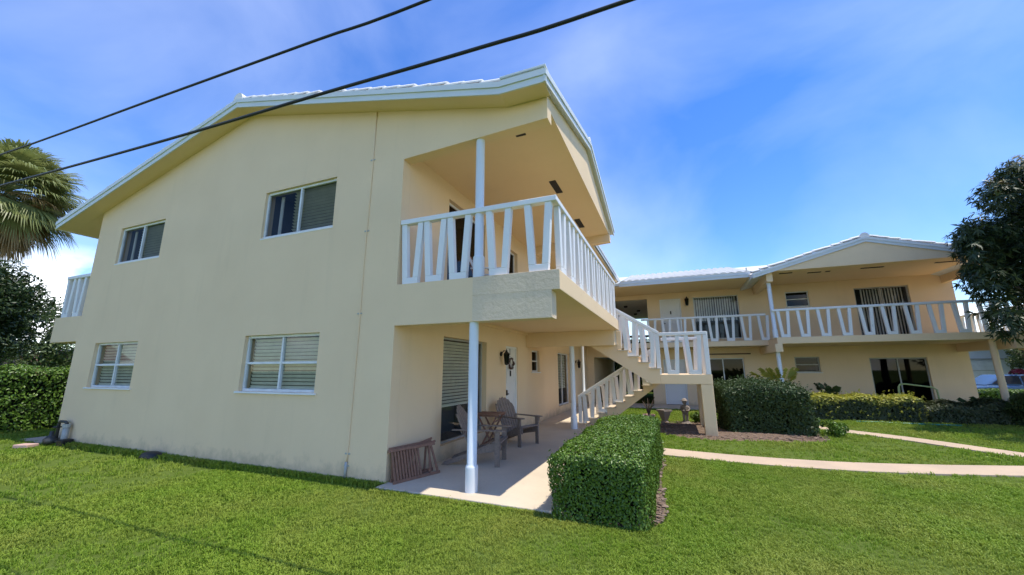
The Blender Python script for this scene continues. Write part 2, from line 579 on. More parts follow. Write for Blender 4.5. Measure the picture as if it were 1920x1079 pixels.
for poly, z in ((B1, 0.012), (B2, 0.012)):
    o = structure('mulch_bed', bed(poly, z), 'mulch')
    pts = np.array(poly)
    k = 0
    mbc = MB()
    nchip = 1400 if poly is B2 else 700
    while k < nchip:
        q = rng.uniform(pts.min(0), pts.max(0), (1, 2))
        if not inpoly(poly, q)[0]:
            continue
        k += 1
        mm = Matrix.Translation((q[0, 0], q[0, 1], z + 0.035)) @ Matrix.Rotation(random.uniform(0, 6.3), 4, 'Z') @ Matrix.Rotation(random.uniform(-.5, .5), 4, 'X')
        s_ = random.uniform(0.015, 0.045)
        mbc.box((-s_, -s_ * .35, -.005), (s_, s_ * .35, .006), mm)
    stuff(part('bark_chips', mbc, 'chip', o))

# ------------------------------------------------------------------ building parts library
def slats(mb, u0, u1, w0, w1, v, pitch, wd, tilt):
    z = w0
    while z < w1:
        c, s_ = math.cos(tilt) * wd / 2, math.sin(tilt) * wd / 2
        mb.add([(u0, v - c, z - s_), (u1, v - c, z - s_), (u1, v + c, z + s_), (u0, v + c, z + s_)], [(0, 1, 2, 3)])
        z += pitch
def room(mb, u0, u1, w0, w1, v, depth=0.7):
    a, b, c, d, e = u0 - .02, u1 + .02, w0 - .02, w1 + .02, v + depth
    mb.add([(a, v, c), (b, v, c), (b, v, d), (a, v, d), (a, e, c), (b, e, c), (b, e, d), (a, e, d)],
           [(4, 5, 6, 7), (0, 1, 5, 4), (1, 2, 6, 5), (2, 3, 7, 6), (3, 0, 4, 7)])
def window(bld, F, u0, u1, w0, w1, cols=2, rows=1, rec=0.07, fw_=0.05, glassm='glass', glass2=None, blinds='h', blind_u=None, blind_w=None, sill=True, label=None, framem='alu', tilt=-1.05):
    """F maps (along wall, into wall, up) to the world"""
    mb = MB(F)
    d0, d1 = rec, rec + 0.06
    mb.box((u0, d0, w0), (u0 + fw_, d1, w1)).box((u1 - fw_, d0, w0), (u1, d1, w1))
    mb.box((u0 + fw_, d0, w0), (u1 - fw_, d1, w0 + fw_)).box((u0 + fw_, d0, w1 - fw_), (u1 - fw_, d1, w1))
    win = part('window', mb, framem, bld, bev=0.006)
    if label:
        win['label'] = label
    iu0, iu1, iw0, iw1 = u0 + fw_, u1 - fw_, w0 + fw_, w1 - fw_
    bar = fw_ * 0.9
    cw = (iu1 - iu0) / cols
    rh = (iw1 - iw0) / rows
    for i in range(1, cols):
        c = iu0 + i * cw
        part('mullion', MB(F).box((c - bar / 2, d0 - .006, iw0 + .001), (c + bar / 2, d1 - .004, iw1 - .001)), framem, win, bev=0.005)
    for j in range(1, rows):
        c = iw0 + j * rh
        for i in range(cols):
            a = iu0 + i * cw + (bar / 2 if i else 0)
            b = iu0 + (i + 1) * cw - (bar / 2 if i < cols - 1 else 0)
            part('meeting_rail', MB(F).box((a + .001, d0 + .004, c - bar / 2), (b - .001, d1 - .008, c + bar / 2)), framem, win, bev=0.005)
    for i in range(cols):
        for j in range(rows):
            g = glass2 if (glass2 and i >= 1) else glassm
            m = MB(F)
            a, b = iu0 + i * cw, iu0 + (i + 1) * cw
            c, d = iw0 + j * rh, iw0 + (j + 1) * rh
            v = rec + 0.03 + 0.008 * ((i + j) % 2)
            m.add([(a, v, c), (b, v, c), (b, v, d), (a, v, d)], [(0, 1, 2, 3)])
            part('pane', m, g, win)
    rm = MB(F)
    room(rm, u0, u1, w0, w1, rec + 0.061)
    part('dark_room_box', rm, 'room', win)  # dark box behind the glass, room shade put into its colour
    if blinds:
        bu = blind_u or (iu0 + .02, iu1 - .02)
        bw = blind_w or (iw0 + .03, iw1)
        m = MB(F)
        if blinds == 'h':
            slats(m, bu[0], bu[1], bw[0], bw[1], rec + 0.12, 0.068, 0.064, tilt)
            m.box((bu[0], rec + .10, bw[0] - .03), (bu[1], rec + .15, bw[0] - .01))
            stuff(part('blind', m, 'blind', win))
        else:
            u = bu[0]
            while u < bu[1]:
                a = 0.045
                th = 0.6 + random.uniform(-.12, .12)
                m.add([(u - a * math.cos(th), rec + .17 - a * math.sin(th), bw[0]), (u + a * math.cos(th), rec + .17 + a * math.sin(th), bw[0]),
                       (u + a * math.cos(th), rec + .17 + a * math.sin(th), bw[1]), (u - a * math.cos(th), rec + .17 - a * math.sin(th), bw[1])], [(0, 1, 2, 3)])
                u += 0.105
            stuff(part('vertical_blind', m, 'vblind', win))
    if sill:
        part('sill', MB(F).box((u0 - .07, -.035, w0 - .035), (u1 + .05, rec + .001, w0 - .002)), 'white', win, bev=0.006)
    return win
def door(bld, F, u0, u1, w0, w1, rec=0.06, label=None, knock=True):
    m = MB(F).box((u0 + .06, rec, w0 + .01), (u1 - .06, rec + .05, w1 - .06))
    d = part('door', m, 'door', bld, bev=0.004)
    if label:
        d['label'] = label
    f = MB(F).box((u0, rec - .03, w0), (u0 + .055, rec + .06, w1)).box((u1 - .055, rec - .03, w0), (u1, rec + .06, w1)).box((u0 + .055, rec - .03, w1 - .055), (u1 - .055, rec + .06, w1))
    part('door_frame', f, 'white', d, bev=0.004)
    hw = (u1 - u0)
    for (a, b, c, e) in ((.2, .8, .56, .90), (.2, .8, .10, .46)):
        x0, x1 = u0 + hw * a, u0 + hw * b
        z0, z1 = w0 + (w1 - w0) * c, w0 + (w1 - w0) * e
        fr = MB(F)
        for q in (((x0, rec - .012, z0), (x1, rec - .001, z0 + .03)), ((x0, rec - .012, z1 - .03), (x1, rec - .001, z1)), ((x0, rec - .012, z0 + .03), (x0 + .03, rec - .001, z1 - .03)), ((x1 - .03, rec - .012, z0 + .03), (x1, rec - .001, z1 - .03))):
            fr.box(*q)
        part('door_panel', fr, 'door', d, bev=0.004)
    part('door_handle', MB(F).box((u0 + .10, rec - .05, w0 + 1.0), (u0 + .15, rec - .001, w0 + 1.14)).box((u0 + .10, rec - .06, w0 + 1.02), (u0 + .22, rec - .045, w0 + 1.05)), 'black', d, bev=0.004)
    if knock:
        c = (u0 + u1) / 2
        part('door_knocker', MB(F).box((c - .03, rec - .025, w0 + 1.50), (c + .03, rec - .001, w0 + 1.66)), 'black', d, bev=0.008)
    part('threshold', MB(F).box((u0, rec - .08, w0 - .04), (u1, rec + .05, w0 + .005)), 'brown', d)
    return d

# V-shaped baluster: two slanted arms on a small foot (local: x along the rail, y across, z up)
def vbal_mesh(h_l, h_r, top=0.44, bot=0.30, arm=0.105, dep=0.09, foot=0.11):
    m = MB()
    y0, y1 = -dep / 2, dep / 2
    t, b = top / 2, bot / 2
    def quadprism(q):
        m.add([(x, y0, z) for x, z in q] + [(x, y1, z) for x, z in q], [(0, 1, 2, 3), (7, 6, 5, 4), (0, 4, 5, 1), (1, 5, 6, 2), (2, 6, 7, 3), (3, 7, 4, 0)])
    xl = -b + (-(t - b)) * foot / h_l
    xr = b + (t - b) * foot / h_r
    quadprism([(-b, 0), (b, 0), (xr, foot), (xl, foot)])
    quadprism([(xl, foot), (xl + arm, foot), (-t + arm, h_l), (-t, h_l)])
    quadprism([(xr - arm, foot), (xr, foot), (t, h_r), (t - arm, h_r)])
    return m.mesh('baluster', 'white')
VB = vbal_mesh(1.065, 1.065)
def add_bevel(o, wd=0.008):
    b = o.modifiers.new('bevel', 'BEVEL')
    b.width = wd
    b.segments = 2
    b.limit_method = 'ANGLE'
def vrail(bld, p, q, starts, me=VB, name='balcony_railing', rail_z=1.065, dirz=0.0, along=None, label=None, rail_ext=(0, 0)):
    """top rail from p to q (world, at floor level) with balusters whose left edges sit at distances `starts`"""
    p, q = Vector(p), Vector(q)
    d = (q - p)
    L = d.length
    d.normalize()
    a = p + Vector((0, 0, rail_z + 0.045)) - d * rail_ext[0]
    b = q + Vector((0, 0, rail_z + 0.045)) + d * rail_ext[1]
    r = part(name, MB().beam(a, b, 0.125, 0.088), 'white', bld, bev=0.01)
    if label:
        r['label'] = label
    ang = math.atan2(d.y, d.x)
    for s_ in starts:
        c = p + d * (s_ + 0.215)
        o = link('baluster', me, r, loc=c + Vector((0, 0, 0.002)), rz=ang)
        add_bevel(o)
    return r

FA = Matrix.Identity(4)                                   # gable wall of the near wing, facing -y
FX = Matrix(((0, -1, 0, 0), (1, 0, 0, 0), (0, 0, 1, 0), (0, 0, 0, 1)))     # porch wall, facing +x : u = y
FB = Matrix.Translation((0, 16, 0))                       # far wing facade, facing -y
FL = Matrix(((0, 1, 0, -10), (-1, 0, 0, 0), (0, 0, 1, 0), (0, 0, 0, 1)))   # left wall, facing -x

# ------------------------------------------------------------------ NEAR WING
A = thing('apartment_building', 'near cream stucco two storey apartment wing with balcony and gable wall', 'building', (-5, 0.0, 0))
Z1, Z2 = 2.46, 3.15
RX, RZ = -4.33, 7.65            # ridge
SL, SR = 0.264, 0.239           # slopes
def roofz(x):
    return RZ - (SL * (RX - x) if x < RX else SR * (x - RX))
LOW = [(-3.596, -1.633, 1.35, 2.41), (-9.05, -7.23, 1.35, 2.41)]
UPP = [(-3.53, -1.567, 4.416, 5.435), (-8.93, -7.04, 4.43, 5.39)]
mb = MB().wall(-10, 0, 0, 5.47, LOW + UPP, 0, 0.22)
EZ0 = 6.13
FT = 0.15                       # fascia/roof build-up below the roof line
g = [(-10, 5.47), (0, 5.47), (0, roofz(0) - FT), (RX, RZ - FT), (-10, roofz(-10) - FT)]
mb.prism(g, 'y', 0, 0.22)
part('gable_wall', mb, 'wall', A)
# beam across the top of the balcony opening, carrying on from the gable wall
mb = MB().prism([(0.0, 5.47), (2.70, 5.60), (2.70, EZ0 - FT - .012), (2.03, EZ0 - FT - .012), (0.0, roofz(0) - FT)], 'y', 0.0, 0.22)
part('roof_beam', mb, 'wall', A)
mb = MB().prism([(0.0, 5.47), (2.70, 5.62), (2.70, 6.0), (0.0, 6.0)], 'y', 6.62, 6.84)
part('roof_beam', mb, 'wall', A)
# porch wall (x = 0)
PH = [(1.55, 3.55, 0.32, 2.40), (4.78, 5.66, 0.055, 2.38), (6.95, 7.75, 1.66, 2.36), (10.1, 12.05, 0.32, 2.40),
      (1.60, 3.40, 3.55, 5.38), (4.82, 5.70, 3.15, 5.25), (6.95, 7.75, 4.6, 5.3), (10.1, 12.05, 3.55, 5.3)]
part('porch_wall', MB(FX).wall(0.222, 15.99, 0, 6.3, PH, 0, 0.2), 'wall', A)
part('side_wall', MB(FL).wall(-15.99, -0.222, 0, 5.85, [], 0, 0.2), 'wall', A)
# windows in the gable wall
for (a, b, c, d) in LOW:
    window(A, FA, a, b, c, d, 2, 2, glassm='glass', label=None)
for (a, b, c, d) in UPP:
    wnd = window(A, FA, a, b, c, d, 2, 1, glassm='screen', glass2='screen', blinds='h', blind_u=((a + b) / 2 - .30, b - .06), sill=False, rec=0.05, tilt=-0.5)
    part('sill', MB(FA).box((a - .01, -.006, c - .03), (b + .01, .049, c - .002)), 'white', wnd, bev=.004)
    part('curtain_edge', MB(FA).box((a + .22, .2, c + .06), (a + .30, .22, d - .05)), 'blind', wnd)
# porch windows and door
window(A, FX, 1.55, 3.55, 0.32, 2.40, 1, 1, rec=0.12, fw_=0.04, blind_w=(1.02, 2.36), sill=False, framem='pvc')
window(A, FX, 6.95, 7.75, 1.66, 2.36, 1, 2, rec=0.08, blinds=None, glassm='darkglass', sill=True)
window(A, FX, 10.1, 12.05, 0.32, 2.40, 2, 1, rec=0.10, blind_w=(1.0, 2.36), sill=False)
door(A, FX, 4.78, 5.66, 0.055, 2.38, label='white ground floor door with a wreath')
window(A, FX, 1.60, 3.40, 3.55, 5.38, 1, 1, rec=0.10, blinds=None, glassm='darkglass', sill=False)
window(A, FX, 4.82, 5.70, 3.15, 5.25, 1, 1, rec=0.10, blinds=None, glassm='darkglass', sill=False)
window(A, FX, 6.95, 7.75, 4.6, 5.3, 1, 2, rec=0.08, blinds=None, glassm='darkglass')
window(A, FX, 10.1, 12.05, 3.55, 5.3, 2, 1, rec=0.1, sill=False)
# right-hand balcony slab, beams, soffit
part('balcony_slab', MB().box((0.001, 0.003, 2.86), (2.82, 6.62, Z2 - .003)), 'wall', A, bev=0.008)
part('balcony_beam', MB().box((0.001, -0.001, Z1), (1.44, 0.24, 2.859)).box((0.001, -0.001, 2.859), (1.44, 0.002, Z2)), 'wall', A)
rb = part('balcony_beam', MB().box((1.441, -0.004, Z1), (2.70, 0.24, 2.859)).box((1.441, -0.006, 2.859), (2.825, 0.002, Z2 + .002)), 'rough', A, bev=0.01)
rb['label'] = 'rough grey patched right end of the balcony beam'
part('balcony_beam', MB().box((0.001, 6.4, 2.42), (2.70, 6.63, 2.859)), 'wall', A, bev=0.008)
part('walkway_slab', MB().box((0.001, 6.632, 2.92), (1.6, 15.99, Z2 - .003)), 'wall', A, bev=.008)
part('porch_wall_band', MB().box((0.001, 0.24, 2.79), (0.06, 6.4, 2.857)), 'wall', A)
# left-hand balcony
part('rear_balcony_slab', MB().box((-11.36, 0.0, 2.48), (-10.001, 12, Z2)), 'wall', A, bev=0.008)
vrail(A, (-11.25, 0.08, Z2), (-10.0, 0.08, Z2), (0.0, 0.56), label='white railing of the rear balcony')
vrail(A, (-11.28, 0.2, Z2), (-11.28, 12, Z2), [0.2 + .655 * i for i in range(17)])
# front railings
vrail(A, (0.0, 0.075, Z2), (2.74, 0.075, Z2), (0.02, 0.475, 0.93, 1.635, 2.285), label='white railing of the near balcony facing the lawn', rail_ext=(0, 0.06))
vrail(A, (2.735, 0.14, Z2), (2.735, 6.58, Z2), [0.10 + .648 * i for i in range(10)], label='long white railing of the near balcony')
# round columns
def column(bld, x, y, z0, z1, r=0.072, base=0.33):
    prof = [(r * 1.28, 0), (r * 1.28, base - .01), (r * 1.22, base + .015), (r * 1.05, base + .03), (r, base + .035), (r, z1 - z0)]
    o = part('column', MB().lathe(prof, (x, y, z0), 20), 'column', bld)
    me = o.data
    me.polygons.foreach_set('use_smooth', [len(p.vertices) == 4 for p in me.polygons])
    me.set_sharp_from_angle(angle=math.radians(40))
    return o
column(A, 1.43, 0.09, 0.05, Z1)
column(A, 1.49, 0.10, Z2, 5.56, base=0.33)
column(A, 1.42, 6.52, 0.05, 2.42, r=.075)
column(A, 1.45, 7.9, 0.05, 2.92, r=.05)
# flat soffit over the balcony with vents and fixture
sof = part('soffit', MB().hexa([(0.001, 0.221, 5.72), (2.66, 0.221, 5.86), (2.66, 7.25, 5.86), (0.001, 7.25, 5.72)], [(0.001, 0.221, 5.78), (2.66, 0.221, 5.92), (2.66, 7.25, 5.92), (0.001, 7.25, 5.78)]), 'soffit', A)
for (x0, x1, y0, y1) in ((1.94, 2.12, 0.50, 0.63), (1.98, 2.13, 2.50, 3.15), (1.98, 2.13, 4.95, 5.65)):
    zz = 5.72 + .0526 * (x0 + x1) / 2
    v = part('soffit_vent', MB().box((x0, y0, zz - .012), (x1, y1, zz + .02)), 'vent', sof)
# walkway soffit beyond the balcony
part('walkway_soffit', MB().hexa([(0.001, 7.26, 5.72), (2.02, 7.26, 5.86), (2.02, 15.99, 5.86), (0.001, 15.99, 5.72)], [(0.001, 7.26, 5.76), (2.02, 7.26, 5.9), (2.02, 15.99, 5.9), (0.001, 15.99, 5.76)]), 'soffit', A)

# roof of the near wing
OH = -0.35
TH = 0.14
XE = 2.76
EZ = 6.13                        # cross gable eave
CR_Y, CR_Z = 3.40, 7.10
rf = MB()
# main planes as slabs (from the front rake back)
def slab(mb, quad, th):
    mb.hexa([(p[0], p[1], p[2] - th) for p in quad], quad)
xl = -11.42
xk = RX + (RZ - EZ) / SR         # where the right slope drops to the cross gable eave
xr = RX + (RZ - CR_Z) / SR       # where the cross ridge dies into the main slope
slab(rf, [(xl, OH, roofz(xl)), (RX, OH, RZ), (RX, 24, RZ), (xl, 24, roofz(xl))], TH)
slab(rf, [(RX, OH, RZ), (xk, OH, EZ), (xk, 24, EZ), (RX, 24, RZ)], TH)
roof = part('roof', rf, 'fascia', A)
so_ = MB()
for quad in ([(xl, OH + .004, roofz(xl)), (RX, OH + .004, RZ), (RX, -.002, RZ), (xl, -.002, roofz(xl))], [(RX, OH + .004, RZ), (xk, OH + .004, EZ), (xk, -.002, EZ), (RX, -.002, RZ)], [(xk, OH + .004, EZ), (XE - .002, OH + .004, EZ), (XE - .002, -.006, EZ), (xk, -.006, EZ)],
             [(xl, .0, roofz(xl)), (-10.004, .0, roofz(-10)), (-10.004, 15, roofz(-10)), (xl, 15, roofz(xl))]):
    slab(so_, [(p[0], p[1], p[2] - TH - .003) for p in quad], .02)
part('eave_soffit', so_, 'soffit', A)
cg = MB()
cg.hexa([(xk - .02, OH, EZ - TH), (XE, OH, EZ - TH), (XE, CR_Y, CR_Z - TH), (xr, CR_Y, CR_Z - TH)], [(xk - .02, OH, EZ + .004), (XE, OH, EZ + .004), (XE, CR_Y, CR_Z + .004), (xr, CR_Y, CR_Z + .004)])
YE = 2 * CR_Y - OH
cg.hexa([(xr, CR_Y, CR_Z - TH), (XE, CR_Y, CR_Z - TH), (XE, YE, EZ - TH), (xk - .02, YE, EZ - TH)], [(xr, CR_Y, CR_Z + .004), (XE, CR_Y, CR_Z + .004), (XE, YE, EZ + .004), (xk - .02, YE, EZ + .004)])
part('cross_gable_roof', cg, 'fascia', A)
# gable triangle facing the courtyard
gy = lambda z: OH + (z - EZ + TH) * (CR_Y - OH) / (CR_Z - EZ)
part('gable_face', MB().prism([(0.05, 5.87), (YE - .4, 5.87), (YE - .4, EZ - TH + .10), (CR_Y, CR_Z - TH - .002), (0.05, EZ - TH + .10)], 'x', 2.62, 2.68), 'wall', A)
# fascia boards: lower board and a prouder drip board, along the rake, the cross eave and the cross rake
def fascia_run(bld, pts, out, hts=((0.0, 0.15, 0.0), (0.02, 0.085, -0.015)), mt='fascia'):
    """pts along the top edge; out = outward unit vector"""
    out = Vector(out)
    for i in range(len(pts) - 1):
        p, q = Vector(pts[i]), Vector(pts[i + 1])
        m = MB()
        for k, (o0, o1, za, zb) in enumerate(((0.001, 0.026, -0.185, -0.07), (0.001, 0.048, -0.075, 0.02))):
            a, b = p + out * o0, p + out * o1
            c, d = q + out * o0, q + out * o1
            dz0, dz1 = Vector((0, 0, za)), Vector((0, 0, zb))
            m.hexa([a + dz0, b + dz0, d + dz0, c + dz0], [a + dz1, b + dz1, d + dz1, c + dz1])
        part('fascia', m, mt, bld)
fascia_run(A, [(xl, OH, roofz(xl)), (RX, OH, RZ), (xk, OH, EZ), (XE + .04, OH, EZ)], (0, -1, 0))
fascia_run(A, [(XE, OH - .04, EZ), (XE, CR_Y, CR_Z), (XE, YE, EZ)], (1, 0, 0))
fascia_run(A, [(xk, YE, EZ), (xk, 15.2, EZ)], (1, 0, 0))
fascia_run(A, [(xl, OH, roofz(xl)), (xl, 20, roofz(xl))], (-1, 0, 0))
# raised metal cap on the cross eave
part('eave_cap', MB().box((xk + .02, OH - .02, EZ + .032), (XE + .02, OH + .25, EZ + .062)).box((xk + .02, OH - .045, EZ + .064), (XE + .04, OH + .25, EZ + .10)), 'fascia', A, bev=.004)
# tiles: those on the rakes one by one, the rest as tile fields
def tile_mesh():
    m = MB()
    vs, fs = [], []
    n = 6
    for k in range(n + 1):
        t = math.pi * k / n
        x = -0.15 * math.cos(t)
        z = 0.055 * math.sin(t)
        for y in (0, 0.36):
            vs.append((x, y, z + 0.02 + (0.02 if y == 0 else 0)))
        for y in (0, 0.36):
            vs.append((x, y, z - 0.006 + (0.02 if y == 0 else 0)))
    for k in range(n):
        a, b = 4 * k, 4 * k + 4
        fs += [(a, b, b + 1, a + 1), (a + 2, a + 3, b + 3, b + 2), (a, a + 2, b + 2, b), (a + 1, b + 1, b + 3, a + 3)]
    fs += [(0, 1, 3, 2), (4 * n, 4 * n + 2, 4 * n + 3, 4 * n + 1)]
    return m.add(vs, fs).mesh('roof_tile', 'tile')
TM = tile_mesh()
def rake_tiles(parent, p, q, along, n, jitter=0.012):
    """tile run from eave p up to ridge q; each tile's length lies up the slope"""
    p, q = Vector(p), Vector(q)
    d = (q - p).normalized()
    side = Vector(along).normalized()
    nrm = side.cross(d)
    if nrm.z < 0:
        side = -side
        nrm = -nrm
    L = (q - p).length
    for i in range(n):
        c = p + d * (i + 0.05) * L / n + nrm * (0.055 + random.uniform(0, jitter * 2))
        mm = Matrix((side, d, nrm)).transposed().to_4x4()
        mm.translation = c
        mm = mm @ Matrix.Rotation(random.uniform(-.03, .03) - 0.035, 4, 'X') @ Matrix.Rotation(random.uniform(-.03, .03), 4, 'Z')
        o = bpy.data.objects.new('roof_tile', TM)
        col.objects.link(o)
        o.parent = parent
        o.matrix_basis = mm
def tile_field(parent, p0, p1, q0, nx, ny, skip=0.2):
    """p0->p1 along the eave, p0->q0 up the slope; courses of barrel tiles as one mesh"""
    p0, p1, q0 = Vector(p0), Vector(p1), Vector(q0)
    ux, uy = (p1 - p0), (q0 - p0)
    nrm = ux.normalized().cross(uy.normalized())
    if nrm.z < 0:
        nrm = -nrm
    vs, fs = [], []
    for j in range(ny):
        for i in range(nx):
            jt = random.uniform(0, .012)
            o = len(vs)
            for k in range(4):
                t = k / 3
                h = 0.06 * math.sin(math.pi * t) + 0.006
                for (s_, e) in ((0.0, 0.035), (1.06, 0.005)):
                    vs.append(p0 + ux * ((i + t) / nx) + uy * ((j + s_) / ny) + nrm * (h + e + jt))
            for k in range(3):
                a = o + 2 * k
                fs.append((a, a + 2, a + 3, a + 1))
            b = len(vs)
            for k in range(4):
                vs.append(p0 + ux * ((i + k / 3) / nx) + uy * (j / ny) - nrm * 0.0)
            for k in range(3):
                fs.append((o + 2 * k, b + k, b + k + 1, o + 2 * k + 2))
    return stuff(part('tile_field', MB().add(vs, fs), 'tile', parent))
rake_tiles(roof, (xl - .02, OH + .15, roofz(xl)), (RX - .12, OH + .15, RZ - .03), (0, 1, 0), 22)
rake_tiles(roof, (xk, OH + .15, EZ), (RX + .12, OH + .15, RZ - .03), (0, -1, 0), 19)
tile_field(roof, (xl - .02, OH + .3, roofz(xl)), (xl - .02, 20, roofz(xl)), (RX, OH + .3, RZ), 60, 22)
tile_field(roof, (xk, OH + .3, EZ), (xk, 18, EZ), (RX, OH + .3, RZ), 56, 19)
def ridge_caps(parent, p, q, n, name='ridge_tile', r=0.13):
    p, q = Vector(p), Vector(q)
    d = (q - p) / n
    for i in range(n):
        a = p + d * i
        b = a + d * 1.08
        m = MB().tube([a, a + (b - a) * .5, b], [r * 1.12, r * 1.03, r * .94], 10)
        part(name, m, 'tile', parent, smooth=False)
ridge_caps(roof, (RX, OH - .03, RZ + .03), (RX, 8, RZ + .03), 20)
ridge_caps(roof, (XE + .03, CR_Y, CR_Z + .03), (xr, CR_Y, CR_Z + .03), 11, r=.10)
# conduit and its straps on the gable wall
cnd = part('conduit', MB().tube([(-0.69, -0.008, 6.60), (-0.70, -0.008, 5.2), (-0.735, -0.008, 3.6), (-0.735, -0.008, 2.5), (-0.77, -0.008, 0.42), (-0.775, -0.02, 0.30)], 0.012, 8), 'wall', A, smooth=True)
part('conduit_joint', MB().tube([(-0.775, -0.02, 0.30), (-0.78, -0.02, 0.06)], 0.022, 8), 'pvc', cnd, smooth=True)
for z in (0.42, 0.24, 2.7, 4.2, 5.6):
    x = -0.69 - (6.6 - z) * .0135
    part('strap', MB().box((x - .05, -.012, z - .012), (x + .05, -.001, z + .012)), 'pvc', cnd)
# lantern-shaped finial post on the rear balcony
part('finial', MB().lathe([(0.06, 0), (0.06, .06), (.10, .09), (.10, .24), (.12, .27), (.05, .36), (.02, .42), (.01, .45)], (-10.12, 0.3, 4.3), 10), 'column', A)

# ------------------------------------------------------------------ FAR WING
Bd = thing('apartment_building', 'far cream stucco apartment wing across the courtyard with shallow white gable', 'building', (8, 16, 0))
BF = 2.95                        # upper floor level
HB = [(1.30, 3.22, BF, 5.30), (3.82, 4.82, BF, 5.22), (5.39, 7.37, 3.15, 5.23), (9.27, 10.18, 4.5, 5.21), (11.83, 13.68, BF, 5.19),
      (0.35, 3.22, 0.05, 2.35), (3.78, 4.78, 0.05, 2.2), (5.55, 7.30, 0.25, 2.24), (9.28, 10.2, 1.58, 2.25), (11.93, 13.80, 0.10, 2.18)]
part('facade_wall', MB(FB).wall(-0.2, 15.08, 0, 5.62, HB, 0, 0.2), 'wall', Bd)
part('end_wall', MB().box((14.88, 16.2, 0), (15.08, 26, 5.62)), 'wall', Bd)
# breezeway through the wing at both levels
for z0, z1, xw in ((0.046, 2.35, .35), (BF, 5.30, 1.30)):
    part('breezeway_wall', MB().box((xw - .2, 16.2, z0), (xw - .001, 24, z1)), 'wall', Bd)
    part('breezeway_wall', MB().box((3.221, 16.2, z0), (3.40, 24, z1)), 'wall', Bd)
    cl = part('breezeway_ceiling', MB().box((xw - .2, 16.2, z1 + .001), (3.40, 24, z1 + .12)), 'whitewall', Bd)
    if z0 > 1:
        part('breezeway_floor', MB().box((1.10, 16.2, z0 - .2), (3.40, 24, z0 - .002)), 'wall', Bd)
        for (x, y) in ((1.95, 18.0), (2.5, 20.0), (2.2, 21.5)):
            part('ceiling_fixture', MB().lathe([(.09, -.09), (.11, -.02), (.11, 0)], (x, y, z1), 12), 'vent', cl)
        part('breezeway_rail', MB().box((1.3, 23.7, BF + .95), (3.22, 23.78, BF + 1.10)), 'brown', Bd)
        for i in range(9):
            part('breezeway_picket', MB().box((1.42 + .2 * i, 23.71, BF), (1.46 + .2 * i, 23.77, BF + .949)), 'brown', Bd)
door(Bd, FB, 3.82, 4.82, BF, 5.22, label='white upper floor door of the far wing')
door(Bd, FB, 3.78, 4.78, 0.05, 2.2, label='white ground floor door of the far wing')
window(Bd, FB, 5.39, 7.37, 3.15, 5.23, 2, 1, blinds='v', blind_w=(4.05, 5.2), sill=False, fw_=.04)
window(Bd, FB, 9.27, 10.18, 4.5, 5.21, 1, 2, blinds=None, glassm='darkglass')
window(Bd, FB, 11.83, 13.68, BF, 5.19, 2, 1, blinds='v', blind_u=(12.15, 13.6), sill=False, fw_=.05, framem='pvc')
window(Bd, FB, 5.55, 7.30, 0.25, 2.24, 2, 1, blinds=None, glassm='darkglass', sill=False)
window(Bd, FB, 9.28, 10.2, 1.58, 2.25, 1, 2, blinds=None, glassm='darkglass', framem='pvc')
window(Bd, FB, 11.93, 13.80, 0.10, 2.18, 2, 1, blinds=None, glassm='darkglass', sill=False, framem='pvc')
part('door_head', MB().box((5.2, 15.96, 2.40), (7.6, 15.998, 2.45)), 'brown', Bd)
# floors and balconies
BL, BRx = 8.10, 14.95
part('walkway_slab', MB().box((1.65, 14.55, 2.72), (BL - .002, 15.998, BF - .003)), 'wall', Bd, bev=.008)
part('balcony_slab', MB().box((BL, 13.05, 2.70), (16.6, 15.998, BF - .001)), 'wall', Bd, bev=.008)
part('balcony_slab', MB().box((15.09, 16.0, 2.70), (16.6, 25, BF - .001)), 'wall', Bd, bev=.008)
for x in (8.0, 14.75):
    part('balcony_beam', MB().box((x, 13.0, 2.38), (x + .25, 15.998, 2.699)), 'wall', Bd, bev=.008)
    part('roof_beam', MB().box((x, 12.95, 5.18), (x + .22, 15.998, 5.56)), 'wall', Bd, bev=.008)
part('balcony_beam', MB().box((15.0, 13.15, 2.33), (16.6, 13.4, 2.699)), 'wall', Bd, bev=.008)
vrail(Bd, (2.95, 14.62, BF), (8.12, 14.62, BF), [.26 + .655 * i for i in range(8) if True][:8], label='white walkway railing of the far wing', rail_z=1.06)
vrail(Bd, (8.05, 13.12, BF), (16.5, 13.12, BF), [.16 + .655 * i for i in range(12)], label='white balcony railing of the far wing', rail_z=1.03)
vrail(Bd, (16.5, 13.3, BF), (16.5, 24, BF), [.1 + .655 * i for i in range(16)], rail_z=1.03)
column(Bd, 8.10, 13.2, 0.04, 2.38, base=.3)
column(Bd, 8.10, 13.2, BF, 5.18, base=.3)
cr_ = column(Bd, 14.35, 13.3, 0.0, 2.70, r=.09, base=.01)
cr_.data.materials[0] = M['wall']
# soffit and gable
sfB = part('soffit', MB().box((8.15, 12.84, 5.565), (14.45, 15.998, 5.60)), 'soffit', Bd)
for (x0, x1, y0, y1) in ((8.55, 9.0, 13.3, 13.42), (9.6, 10.05, 13.6, 13.72), (10.2, 10.35, 13.6, 13.72), (11.3, 12.0, 13.5, 13.62), (13.5, 14.1, 13.5, 13.62)):
    part('soffit_vent', MB().box((x0, y0, 5.548), (x1, y1, 5.58)), 'vent', sfB)
part('walkway_soffit', MB().box((0.2, 13.45, 5.52), (7.69, 15.998, 5.56)), 'soffit', Bd)
RBX, RBZ, SB = 11.30, 6.60, 0.285
bz = lambda x: RBZ - SB * abs(x - RBX)
hb = 3.80
part('gable_face', MB().prism([(RBX - 3.2, 5.563), (RBX + 3.2, 5.563), (RBX, RBZ - .125)], 'y', 12.815, 12.839), 'wall', Bd)
rfb = MB()
